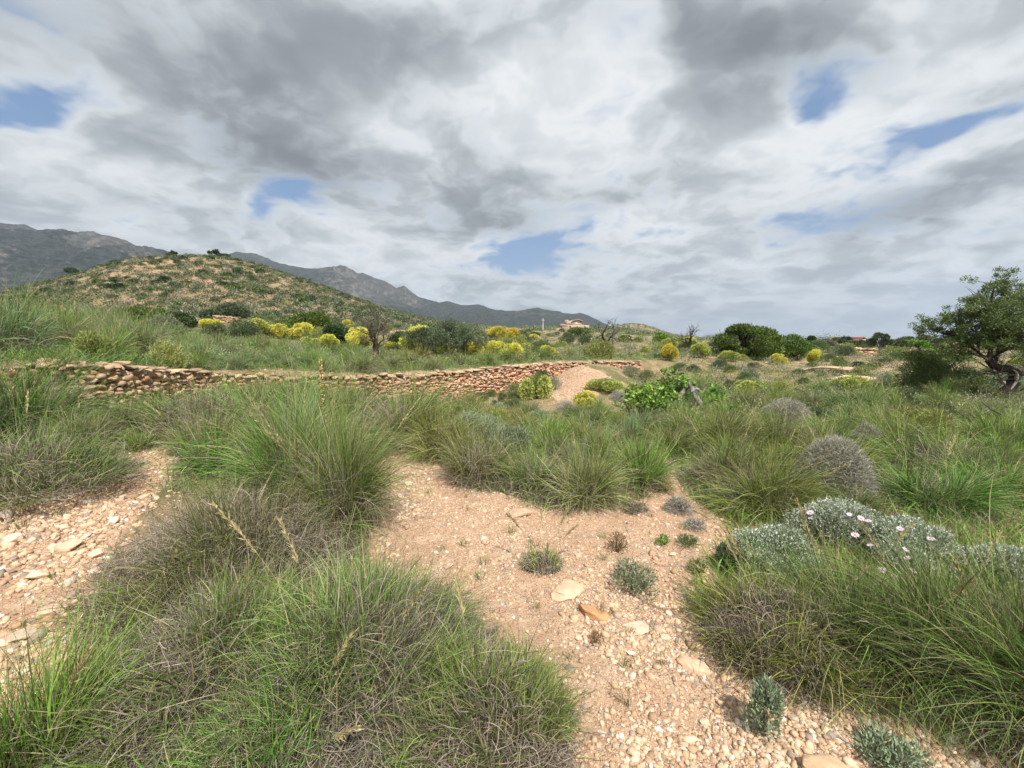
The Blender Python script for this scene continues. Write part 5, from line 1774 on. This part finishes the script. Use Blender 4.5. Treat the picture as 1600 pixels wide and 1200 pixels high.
# bright green leafy plant round the stump: broad leaves on leaning stems
def leafy_plant(px, base, w, h, n, label, seed):
    p, W_, Hh = spot(px, base, w, h)
    rng = np.random.default_rng(seed)
    BARK_PAL[:] = [(120, 112, 90, 1)]
    st, ends = MB(), []
    for i in range(int(n / 30)):
        a = rng.uniform(0, 2 * math.pi); r = rng.uniform(.1, 1) ** .6 * W_ * .5; zt = Hh * rng.uniform(.45, 1) * (1 - .35 * (r / (W_ * .5)) ** 2)
        t = np.linspace(0, 1, 7)[:, None]
        q = t * np.array([math.cos(a) * r, math.sin(a) * r, zt]) + np.array([0, 0, 1]) * np.sin(t * math.pi) * .08
        q[1:] += rng.normal(0, .015, (6, 3))
        tube(st, q, np.linspace(.012, .004, 7), 4, pal(rng, 1, *BARK_PAL)[0])
        for k in range(3, 7): ends.append((q[k], unit(q[k] - q[k - 1])))
    lf = MB()
    E = np.array([e[0] for e in ends]); k = rng.integers(0, len(E), n)
    off = unit(rng.normal(0, 1, (n, 3)) * [1, 1, .6]); D_ = unit(off + [0, 0, .25])
    sprig(lf, E[k] + off * .03, D_, .075, .055, rng, pal(rng, n, *SHRUB['leafy']))
    r_ = assemble('leafy_plant', 'plant', {'foliage': lf.mesh('leaves'), 'stems': st.mesh('stems')})
    r_.location = tuple(p); r_['label'] = label


leafy_plant(1005, 662, 96, 72, 1500, 'bright green leafy plant sprawling left of the grey stump', 1)
leafy_plant(1050, 640, 60, 68, 1300, 'tallest bright green leafy shoots just left of the grey stump', 2)
leafy_plant(1110, 640, 60, 40, 700, 'bright green leafy plant behind the grey stump', 3)
leafy_plant(1135, 660, 36, 30, 300, 'small bright green leafy shoots right of the grey stump', 4)


# pink daisies on thin stems
def daisy_proto():
    rng = np.random.default_rng(3)
    pt = MB()
    k = 16; a = np.arange(k) * 2 * math.pi / k + rng.normal(0, .07, k)
    d = np.stack([np.cos(a), np.sin(a), np.full(k, .12)], -1)
    s_ = np.stack([-np.sin(a), np.cos(a), np.zeros(k)], -1)
    c = d * .004
    V = np.stack([c - s_ * .0015, c + d * .016 - s_ * .0042 + [0, 0, .001], c + d * .021, c + d * .016 + s_ * .0042 + [0, 0, .001], c + s_ * .0015], 1)
    col = np.array([lin(226, 196, 214), lin(234, 214, 226), lin(240, 226, 234), lin(234, 214, 226), lin(226, 196, 214)])
    base = (np.arange(k) * 5)[:, None]
    pt.add(V.reshape(-1, 3), np.concatenate([base + [0, 1, 3, 4]]), np.tile(col, (k, 1)))
    pt.t.append(base + [1, 2, 3])
    ct = MB(); V0, F0 = ICO1; ct.add(V0 * [.005, .005, .003] + [0, 0, .003], F0, lin(196, 150, 150))
    root = empty('daisy'); root['category'] = 'flower'; root['group'] = 'pink daisies'
    a_ = obj('petals', pt.mesh('petals'), M_FLOWER, root); b_ = obj('flower_centre', ct.mesh('flower_centre', True), M_FLOWER, root)
    KIDS[root.name] = [a_, b_]
    return root


DZ = daisy_proto()
DAISY = [(1430, 756), (1284, 838), (1293, 838), (1299, 845), (1336, 836), (1359, 852), (1357, 814), (1327, 804), (1345, 810), (1406, 826), (1415, 859), (1378, 891), (1398, 900),
         (1399, 906), (1426, 892), (1442, 909), (1449, 918), (1460, 922), (1422, 926), (1414, 929), (1372, 914), (1487, 891), (1487, 921), (1475, 865), (1418, 872), (1340, 901), (1266, 801), (1266, 810), (1454, 842)]
rng = np.random.default_rng(8)
for i, (px, py) in enumerate(DAISY):
    g0 = at(px, py + 78)
    Dd = g0[1]
    d = ray(px, py); t = Dd / d[1]
    q = np.array([d[0] * t, Dd, EYE + d[2] * t])
    z0 = float(H(np.array([q[0]]), np.array([q[1]]))[0])
    up_ = i < 12 and i not in (0,)
    lab = ('pink and white daisy standing above the white flowered shrubs' if up_ else 'pink and white daisy among the green grass right of the path') if i else 'single pink daisy apart from the others behind the white flowered shrubs'
    o = put(DZ, q, i * 2.1, rng.uniform(.6, .95) * (1.0 if i else 1.5), lab, 'pink daisies')
    o.rotation_euler = (-rng.uniform(.1, .6), rng.normal(0, .25), i * .3)
    m_ = MB(); L0 = max(q[2] - z0, .05)
    inv = o.matrix_basis.inverted()
    import mathutils
    pts = [q, q + [rng.normal(0, .01), .005, -L0 * .5], q + [rng.normal(0, .03), .02, -L0]]
    pts = [tuple(inv @ mathutils.Vector(a_)) for a_ in pts]
    tube(m_, pts, [.0012, .0014, .0016], 4, lin(112, 130, 74))
    obj('stem', m_.mesh('stem'), M_GRASS, o)


# tall spike of cream buds in front of the wall
def spike():
    Dd = 4.3; g0 = at_depth(502, Dd); s = mpp(Dd)
    L0 = EYE + (535 - 562) * s - g0[2]
    root = empty('flower_spike', g0); rng = np.random.default_rng(2)
    st = MB(); z = np.linspace(0, L0, 12); P = np.stack([np.sin(z * 3) * .01, np.zeros(12), z], -1)
    tube(st, P, np.linspace(.005, .002, 12), 5, lin(128, 116, 80))
    obj('stem', st.mesh('stem'), M_GRASS, root)
    fl = MB(); k = 130
    zz = L0 * (1 - rng.uniform(0, 1, k) ** 1.4 * .62); a = rng.uniform(0, 6.28, k); r = .012 + .01 * (L0 - zz) / L0
    P = np.stack([np.sin(zz * 3) * .01 + np.cos(a) * r, np.sin(a) * r, zz], -1)
    rocks(fl, rng, P, np.full(k, .0095), pal(rng, k, (220, 204, 140, 2), (196, 160, 92, 2), (170, 160, 110, 1)), ICO1, .05, 1.0, .2)
    obj('flower_buds', fl.mesh('flower_buds', True), M_FLOWER, root)
    tag(root, 'tall thin spike of cream and yellow buds rising in front of the wall', 'flower spike')


spike()

# free standing straw stalks that lean across the view
for i, (x0, y0, dm, px, py, lab) in enumerate([(480, 800, 0, 520, 630, 'long pale straw stalk leaning over the tall upright tussock'), (250, 960, 0, 272, 865, 'thin dry stalk standing on the left gravel edge'),
                                         (700, 800, 0, 640, 690, 'fine stalk beside the path'), (1325, 960, 0, 1425, 820, 'pale feathery stalk rising beside the daisies'), (1250, 930, 0, 1085, 798, 'straw stalk arching left over the path rim')][:5]):
    if i == 2: continue
    a_ = at(x0, y0); Dd = a_[1]; d = ray(px, py); t = Dd / d[1]; b_ = np.array([d[0] * t, Dd, EYE + d[2] * t])
    m_ = MB(); rr = np.random.default_rng(60 + i)
    k = np.linspace(0, 1, 11)[:, None]; P = (b_ - a_) * k + np.array([0, 0, .05]) * np.sin(k * math.pi)
    tube(m_, P, np.linspace(.0018, .0008, 11), 3, pal(rr, 1, *STRAW)[0])
    tt = rr.uniform(.7, 1, 110); Q = np.stack([np.interp(tt, k[:, 0], P[:, j]) for j in range(3)], -1)
    sprig(m_, Q, unit(unit(P[-1] - P[-3])[None] + rr.normal(0, .2, (110, 3))), .03, .004, rr, pal(rr, 110, *STRAW))
    tag(obj('straw_stalk', m_.mesh('straw_stalk'), M_DEAD, None, a_), lab, 'dry stalk')


# ------------------------------------------------------------------ scattered plants, each its own object
class Scatter:
    def __init__(s): s.p = np.zeros((0, 3))
    def ok(s, x, y, r):
        if len(s.p) == 0: return True
        return not np.any((s.p[:, 0] - x) ** 2 + (s.p[:, 1] - y) ** 2 < ((s.p[:, 2] + r) * .78) ** 2)
    def add(s, x, y, r): s.p = np.vstack([s.p, [x, y, r]])


SC = Scatter()
for px, base, w, h, *_ in HERO + BROOM + SINGLE:
    p, W_, _h = spot(px, base, w, h); SC.add(p[0], p[1], W_ * .42)
for px, base, w in ((1300, 778, 104), (1228, 664, 74), (1352, 706, 44), (1005, 662, 96), (1050, 640, 60), (1110, 640, 60), (1085, 640, 40), (1292, 580, 90), (1335, 594, 60)):
    p, W_, _h = spot(px, base, w, 20); SC.add(p[0], p[1], W_ * .5)
for bx, bD, br in ((1565, 10.6, .8), (1590, 9.6, .7), (1540, 9.8, .6)): SC.add((bx - 800) / FPX * bD, bD, br)
rng = np.random.default_rng(77)


def wall_depth(x, y): return float(smooth1(np.clip(math.atan2(x, y), -1.2, 1.2), WA, WD))


COLOUR = dict(olive='olive green', green='green', bright='fresh bright green', blue='bluish green', gold='golden green', brown='brownish', straw='straw coloured',
              grey='grey green', dark='dark green', yellowgreen='yellowish green', silver='silvery', dry='dry brownish grey', rust='rusty brown')
MARKS = [(40, 640, 'the large arching left tussock'), (200, 600, 'the crumbling wall end'), (325, 640, 'the rounded skirted tussock'), (505, 740, 'the tall upright tussock'),
         (232, 490, 'the long dark bush'), (372, 495, 'the hill foot tree'), (430, 535, 'the low whitish wall'), (489, 510, 'the glossy dark bush'), (591, 540, 'the bare twiggy tree'),
         (655, 545, 'the big round broom'), (700, 520, 'the dark olive tree'), (782, 528, 'the deep yellow broom pair'), (853, 555, 'the wall bend'), (893, 512, 'the farmhouse'),
         (953, 545, 'the black forked dead tree'), (838, 612, 'the spiky broom'), (910, 610, 'the rubble ramp'), (745, 690, 'the large blue grey shrub'), (905, 750, 'the spiky pale tussock'),
         (995, 735, 'the bright green rounded tussock'), (1010, 640, 'the bright green leafy plant'), (1045, 555, 'the rounded deep yellow broom'), (1085, 620, 'the grey stump'),
         (1170, 540, 'the big dark bush'), (1275, 562, 'the lone round broom'), (1292, 580, 'the long bedrock slab'), (1335, 602, 'the lower bedrock slab'), (1374, 540, 'the tallest far olive'),
         (1168, 605, 'the middle scrub broom'), (1228, 645, 'the low spreading dead shrub'), (1300, 725, 'the grey dead ball shrub'), (1352, 680, 'the upright dead shrub'),
         (1188, 760, 'the sprawling yellow green tussock'), (1468, 710, 'the broad right hand tussock'), (1340, 840, 'the white flowered shrubs'), (1570, 600, 'the leaning tree'),
         (1466, 550, 'the bright green bush'), (1403, 610, 'the tiny bright broom'), (1420, 545, 'the far almond grove'), (1560, 700, 'the fallen branch'), (25, 500, 'the left photo edge'), (130, 500, 'the left wall end')]


def to_px(x, y, z):
    c = y * math.cos(TILT) + (EYE - z) * math.sin(TILT)
    v = (-(y) * math.sin(TILT) * -1 + (z - EYE) * math.cos(TILT)) if False else (y * math.sin(TILT) + (z - EYE) * math.cos(TILT))
    return 800 + FPX * x / c, 600 - FPX * v / c


def near_mark(x, y, z):
    px, py = to_px(x, y, z + .2)
    d = [((px - a) ** 2 + ((py - b) * 2.2) ** 2, a, b, t) for a, b, t in MARKS]
    _, a, b, t = min(d)
    dx, dy = px - a, (py - b) * 2.2
    if abs(dx) > abs(dy): return ('right of ' if dx > 0 else 'left of ') + t
    return ('in front of ' if dy > 0 else 'behind ') + t


def scatter(n, pxr, Dr, size, hr, picks, label, group, table, far_at=11, cond=None, power=1.0, tries=60, relax=1.0):
    names = [k for k, _ in picks]; pw = np.array([w for _, w in picks], float); pw /= pw.sum()
    done = 0
    for _ in range(n * tries):
        if done >= n: break
        Dd = Dr[0] * (Dr[1] / Dr[0]) ** (rng.uniform() ** power)
        px = rng.uniform(*pxr)
        x = (px - 800) / FPX * Dd
        if cond and not cond(x, Dd, px): continue
        W_ = rng.uniform(*size); 
        if bool(bare(np.array([x]), np.array([Dd]))[0]) or not SC.ok(x, Dd, W_ * .4 * relax): continue
        SC.add(x, Dd, W_ * .4 * relax)
        k = names[rng.choice(len(names), p=pw)]
        k2 = k + '_far' if Dd > far_at else k
        z = float(H(np.array([x]), np.array([Dd]))[0])
        h0 = .5 if table is TP else .6
        Hh = W_ * rng.uniform(*hr)
        put(table[k2], (x, Dd, z - .02), rng.uniform(0, 6.28), (W_ * rng.uniform(.85, 1.2), W_, Hh / h0), ('small ' if W_ < size[0] + .33 * (size[1] - size[0]) else 'large ' if W_ > size[0] + .7 * (size[1] - size[0]) else '') + COLOUR[k] + (' esparto tussock ' if table is TP else ' scrub bush ') + near_mark(x, Dd, z), group)
        done += 1
    return done


up_ = lambda x, y, px: y > wall_depth(x, y) + .55
low_ = lambda x, y, px: y < wall_depth(x, y) - .5 and not (560 < px < 850 and y > 9.0) and not (840 < px < 975 and y > 8.6)
T_ALL = [('olive', 3), ('green', 3), ('blue', 3), ('bright', 1), ('gold', 1), ('brown', 1)]
print('sc', scatter(70, (-150, 260), (5.6, 24), (.8, 1.35), (.55, .8), [('olive', 3), ('green', 3), ('blue', 4), ('bright', 1), ('brown', .5)],
        'tall esparto grass tussock in the high stand on the far left of the terrace', 'tall tussocks on the left of the terrace', TP, 12, up_, relax=.75),
      scatter(60, (260, 600), (7, 17), (.6, 1.0), (.38, .52), [('olive', 3), ('green', 3), ('blue', 4), ('bright', 1), ('brown', 1)],
        'mid sized esparto tussock on the terrace between the crumbling wall and the yellow broom', 'tussocks in the middle of the terrace', TP, 12, up_, relax=.75),
      scatter(24, (-100, 620), (4.0, 8.6), (.55, .9), (.5, .65), [('olive', 3), ('green', 2), ('brown', 1)],
        'smaller esparto tussock wedged between the large ones before the left part of the wall', 'tussocks before the left wall', TP, 12, low_),
      scatter(26, (620, 1060), (5.2, 9.6), (.45, .8), (.5, .7), [('olive', 3), ('green', 2), ('gold', 2), ('bright', 2), ('blue', 2)],
        'esparto tussock in the hollow between the path and the stone wall', 'tussocks in the hollow before the wall', TP, 12, low_),
      scatter(70, (1060, 1800), (3.6, 14), (.55, 1.0), (.42, .6), [('olive', 4), ('green', 2), ('gold', 2), ('bright', 3), ('blue', 1)],
        'esparto tussock in the mixed grass on the right side', 'tussocks in the right grass', TP, 12),
      scatter(22, (560, 1060), (9.6, 22), (.6, 1.0), (.4, .6), [('green', 2), ('bright', 2), ('olive', 2), ('gold', 1)],
        'grass tussock growing on top of the terrace behind the stone wall', 'tussocks behind the wall', TP, 12, up_))
S_MIX = [('grey', 3), ('green', 3), ('olive', 2), ('yellowgreen', 2), ('dark', 1), ('silver', .7), ('dry', .2)]
print('sh', scatter(30, (620, 1080), (5.5, 13), (.35, .75), (.45, .7), S_MIX, 'low grey green scrub bush in the hollow before the wall', 'scrub in the hollow', SP, 13, low_),
      scatter(26, (600, 850), (7.6, 13), (.28, .5), (.4, .6), [('green', 3), ('olive', 2), ('yellowgreen', 1), ('silver', 1)], 'small low bush at the foot of the stone wall', 'scrub at the wall foot', SP, 13, lambda x, y, px: wall_depth(x, y) - 2.2 < y < wall_depth(x, y) - .5),
      scatter(100, (1060, 1900), (6, 30), (.5, 1.1), (.4, .65), S_MIX, 'low scrub bush dotted through the right hand grass', 'scrub on the right', SP, 13),
      scatter(70, (560, 1150), (14, 70), (.9, 1.8), (.45, .65), [('grey', 2), ('green', 3), ('olive', 2), ('yellowgreen', 3), ('dark', 1)],
              'low rounded scrub bush on the gentle rise between wall and skyline', 'scrub on the central rise', SP, 13, up_),
      scatter(50, (-150, 620), (18, 62), (1.0, 1.9), (.45, .7), [('grey', 2), ('green', 3), ('olive', 3), ('yellowgreen', 1), ('dark', 2)],
              'low scrub bush between the terrace grass and the hill foot', 'scrub at the hill foot', SP, 13, up_),
      scatter(45, (1150, 2000), (30, 75), (1.2, 2.4), (.4, .6), [('grey', 2), ('green', 2), ('olive', 2), ('yellowgreen', 2)],
              'low scrub bush on the dry flat field below the horizon', 'scrub on the dry field', SP, 13))


# ------------------------------------------------------------------ bushes on the hill: the larger as objects, the rest as one mass
HP = [simple('hill_bush', 'bush', shrub_parts(820 + i, 1.0, .55, 420, k, .17, .07, 8, stems=0, up=.3, shell=.45), 'bushes dotted over the hillside') for i, k in enumerate(('dark', 'brightdark', 'olive', 'green', 'olive'))]
cnt = 0
while cnt < 240:
    Dd = rng.uniform(78, 168); px = rng.uniform(-120, 640); x = (px - 800) / FPX * Dd
    W_ = rng.uniform(1.3, 3.2)
    if not SC.ok(x, Dd, W_ * .35): continue
    z = float(H(np.array([x]), np.array([Dd]))[0]); SC.add(x, Dd, W_ * .35)
    hk = rng.integers(5); qx, qy = to_px(x, Dd, z)
    lab = ('big ' if W_ > 2.5 else 'small ' if W_ < 1.8 else '') + ('dark', 'glossy green', 'grey green', 'green', 'olive')[hk] + ' bush on the ' + ('far left' if qx < 60 else 'left' if qx < 200 else 'middle left' if qx < 310 else 'middle right' if qx < 420 else 'right' if qx < 530 else 'far right') + ' of the ' + ('hilltop' if Dd > 150 else 'upper slope' if Dd > 125 else 'middle slope' if Dd > 100 else 'lower slope')
    put(HP[hk], (x, Dd, z - .1), rng.uniform(0, 6.28), (W_, W_, W_ * rng.uniform(.5, .9)), lab, 'bushes dotted over the hillside')
    cnt += 1


def mass(name, n, sampler, size, nleaf, leaf, lw, kinds, label, seed, hf=.5):
    """a ground cover of small bushes that nobody could count"""
    rg = np.random.default_rng(seed)
    x, y = sampler(rg, n); n = len(x)
    z = H(x, y)
    W_ = rg.uniform(*size, n)
    if name == 'plain_scrub': W_ = W_ * (1 + ss(8, 60, y) * 1.6)
    K = np.array([pal(rg, 1, *SHRUB[k])[0] for k in np.array(kinds)[rg.integers(0, len(kinds), n)]])
    k = np.repeat(np.arange(n), nleaf); m = len(k)
    u = unit(rg.normal(0, 1, (m, 3))); u[:, 2] = np.abs(u[:, 2]) * 1.0
    rr = rg.uniform(.35, 1, (m, 1))
    lob = 1 + .3 * np.sin(np.arctan2(u[:, 1], u[:, 0]) * 3 + k)[:, None]
    P = np.stack([x, y, z], -1)[k] + u * rr * lob * W_[k][:, None] * [.5, .5, hf]
    D_ = unit(u * .8 + rg.normal(0, .5, (m, 3)) + [0, 0, .3])
    mb = MB(); sprig(mb, P, D_, leaf * W_[k], lw * W_[k], rg, K[k] * rg.uniform(.75, 1.25, (m, 1)))
    return tag(obj(name, mb.mesh(name), M_LEAF), label, 'scrub', kind='stuff')


def on_hill(rg, n):
    Dd = rg.uniform(50, 172, n); px = rg.uniform(-400, 760, n); x = (px - 800) / FPX * Dd
    k = rg.uniform(0, 1, n) < 1 - .9 * hill_patch(x, Dd)
    return x[k], Dd[k]


mass('hillside_scrub', 12500, on_hill, (.6, 1.8), 50, .2, .09, ['dark', 'olive', 'green', 'grey', 'dark', 'dry', 'olive'], 'countless small scrub bushes covering the hill between the bare reddish patches', 1)


def on_plain(rg, n):
    Dd = 8 * (320 / 8.) ** rg.uniform(0, 1, n); px = rg.uniform(-500, 2100, n); x = (px - 800) / FPX * Dd
    k = (fbm(x * .06, Dd * .04, 3, 21) > -.15) | (px < 1150) & (rg.uniform(0, 1, n) < .7)
    k &= ~((px < 640) & (Dd > 66)) & ~bare(x, Dd)
    k &= (Dd > smooth1(np.arctan2(x, Dd), WA, WD) + 1) | (px > 980)
    return x[k], Dd[k]


mass('plain_scrub', 13000, on_plain, (.35, .62), 80, .11, .04, ['olive', 'green', 'grey', 'yellowgreen', 'dry', 'grey'], 'countless small scrub bushes and dry tufts spread over the plain up to the horizon', 2)


def on_rise(rg, n):
    px = rg.uniform(820, 1130, n); Dd = rg.uniform(95, 285, n)
    return (px - 800) / FPX * Dd, Dd


mass('rise_scrub', 3200, on_rise, (.9, 2.4), 40, .16, .07, ['dark', 'olive', 'grey', 'green', 'dry'], 'low dark scrub covering the small distant hill behind the dead trees', 5, .4)


def grove(rg, n):
    px = rg.uniform(1100, 2200, n); Dd = rg.uniform(150, 600, n); x = (px - 800) / FPX * Dd
    k = (fbm(px * .02, Dd * .004, 3, 3) > -.25) | (px > 1400)
    return x[k], Dd[k]


mass('far_woodland', 1100, grove, (3, 7), 260, .055, .035, ['dark', 'olive', 'green'], 'dark line of far trees merging along the right horizon', 3, .55)


# ------------------------------------------------------------------ short grass and dead litter between the plants
def grass_cover():
    rg = np.random.default_rng(4)
    def pts(n, d0, d1, u0, u1):
        Dd = d0 * (d1 / d0) ** rg.uniform(0, 1, n); u = rg.uniform(u0, u1, n); x = u * Dd
        k = ~bare(x + .12 * fbm(x * 2, Dd * 2, 2, 1), Dd + .12 * fbm(x * 2 + 5, Dd * 2, 2, 1))
        wd_ = smooth1(np.arctan2(x, Dd), WA, WD)
        k &= ~((Dd > wd_ - .7) & (Dd < wd_ + .2) & (u > -.9) & (u < .31)) & ~((u > .07) & (u < .25) & (Dd > 9.2) & (Dd < 16.5))
        x, Dd = x[k], Dd[k]
        return np.stack([x, Dd, H(x, Dd)], -1)
    mb = MB()
    P = pts(52000, 2.2, 20, .28, 1.5); n = len(P)
    g1 = ss(-.3, .4, fbm(P[:, 0] * .5, P[:, 1] * .5, 3, 6))
    keep = rg.uniform(0, 1, n) < .25 + .75 * g1; P = P[keep]; n = len(P)
    wd = .0035 + .0011 * P[:, 1]
    blades(mb, rg, n, .04, .2, 35, 45, .0075, 3, .2, pal(rg, n, *GREEN['bright']) * .8, pal(rg, n, *GREEN['bright'], (150, 146, 92, 1.5)), pal(rg, n, *STRAW), root=P)
    P = pts(90000, 5.5, 26, -1.5, .35); P = P[P[:, 1] > smooth1(np.arctan2(P[:, 0], P[:, 1]), WA, WD) + .4]; n = len(P)
    blades(mb, rg, n, .05, .24, 35, 60, .010, 4, .25, pal(rg, n, *DEAD), pal(rg, n, *GREEN['olive'], *GREEN['blue'], *GREEN['green']), pal(rg, n, *STRAW), root=P)
    P = pts(52000, 3.6, 24, -1.5, .5); n = len(P)
    blades(mb, rg, n, .05, .15, 50, 60, .008, 3, .3, pal(rg, n, *DEAD), pal(rg, n, *GREEN['olive'], (150, 138, 104, 3), *GREEN['blue']), pal(rg, n, *STRAW), root=P)
    tag(obj('short_grass', mb.mesh('short_grass'), M_GRASS), 'short green grass and weeds covering the ground between the tussocks', 'grass', kind='stuff')
    mb = MB()
    P = pts(30000, 1.2, 9, -1.5, 1.5); n = len(P)
    blades(mb, rg, n, .08, .16, 88, 20, .0035, 3, .6, pal(rg, n, *DEAD), pal(rg, n, *DEAD), pal(rg, n, *STRAW), root=P)
    Dd = 1.1 * 8 ** rg.uniform(0, 1, 9000); x = rg.uniform(-1.5, 1.5, 9000) * Dd
    k = bare(x, Dd) & (fbm(x * 1.7, Dd * 1.7, 3, 13) > .02); P = np.stack([x[k], Dd[k], H(x[k], Dd[k])], -1); n = len(P)
    blades(mb, rg, n, .03, .05, 89, 6, .0028, 3, .5, pal(rg, n, *DEAD), pal(rg, n, *DEAD), pal(rg, n, *STRAW), root=P)
    tag(obj('dead_grass_litter', mb.mesh('dead_grass_litter'), M_DEAD), 'grey dead grass litter lying on the ground under the tussocks', 'litter', kind='stuff')


grass_cover()

# sparse green seedlings in the gravel
WP = [simple('seedling', 'plant', tussock_parts(960 + i, .12, .05, 34, .3, k, .003, 0, seg=3), 'seedlings in the gravel') for i, k in enumerate(('green', 'straw', 'olive'))]
cnt = 0
for _ in range(900):
    if cnt >= 44: break
    Dd = 1.6 * 3.6 ** rng.uniform(); x = rng.uniform(-1.3, 1.2) * Dd
    if not bare(np.array([x]), np.array([Dd]))[0] or not SC.ok(x, Dd, .12): continue
    SC.add(x, Dd, .1); z = float(H(np.array([x]), np.array([Dd]))[0]); qx, qy = to_px(x, Dd, z)
    if not (0 < qx < 1600 and qy < 1190): continue
    k = rng.integers(3)
    put(WP[k], (x, Dd, z), rng.uniform(0, 6), rng.uniform(.6, 1.5), ('tiny green seedling', 'tiny straw coloured dry tuft', 'tiny olive green seedling')[k] + (' in the left gravel' if qx < 400 else ' low on the stony path' if qy > 1000 else ' in the middle of the stony path' if qy > 850 else ' high on the stony path'), 'seedlings in the gravel')
    cnt += 1


# ------------------------------------------------------------------ haze in the air
def haze():
    x0, x1, y0, y1, z0, z1 = -4600, 4600, -4600, 4600, -40, 620
    V = [(x0, y0, z0), (x1, y0, z0), (x1, y1, z0), (x0, y1, z0), (x0, y0, z1), (x1, y0, z1), (x1, y1, z1), (x0, y1, z1)]
    me = bpy.data.meshes.new('haze')
    me.from_pydata(V, [], [(0, 3, 2, 1), (4, 5, 6, 7), (0, 1, 5, 4), (1, 2, 6, 5), (2, 3, 7, 6), (3, 0, 4, 7)])
    m, g_ = material('haze_air')
    v = g_.new('ShaderNodeVolumePrincipled')
    v.inputs['Color'].default_value = (.68, .80, .96, 1)
    v.inputs['Density'].default_value = .00013
    v.inputs['Anisotropy'].default_value = .2
    o_ = g_.new('ShaderNodeOutputMaterial')
    m.node_tree.links.new(v.outputs[0], o_.inputs['Volume'])
    o = obj('haze', me, m); o['kind'] = 'stuff'; o['label'] = 'thin bluish haze in the air before the mountains'; o['category'] = 'haze'


haze()

# prototypes that found no place are dropped
for o in list(C.collection.objects):
    try:
        if o.parent is None and o.get('category') and not o.get('label'):
            for k in list(o.children): bpy.data.objects.remove(k)
            bpy.data.objects.remove(o)
    except ReferenceError:
        pass

# where several plants would still read alike, tell them apart by their order from the left
ORD = ['first', 'second', 'third', 'fourth', 'fifth', 'sixth', 'seventh', 'eighth', 'ninth', 'tenth', 'eleventh', 'twelfth', 'thirteenth', 'fourteenth', 'fifteenth', 'sixteenth', 'seventeenth', 'eighteenth', 'nineteenth', 'twentieth']
by = {}
for o in C.collection.objects:
    if o.parent is None and o.get('label') and o.get('group'): by.setdefault(o['label'], []).append(o)
for lab, os_ in by.items():
    if 1 < len(os_) <= 20 and len(lab.split()) <= 13:
        os_.sort(key=lambda o: to_px(*o.location)[0])
        for i, o in enumerate(os_): o['label'] = ORD[i] + ' from left, ' + lab
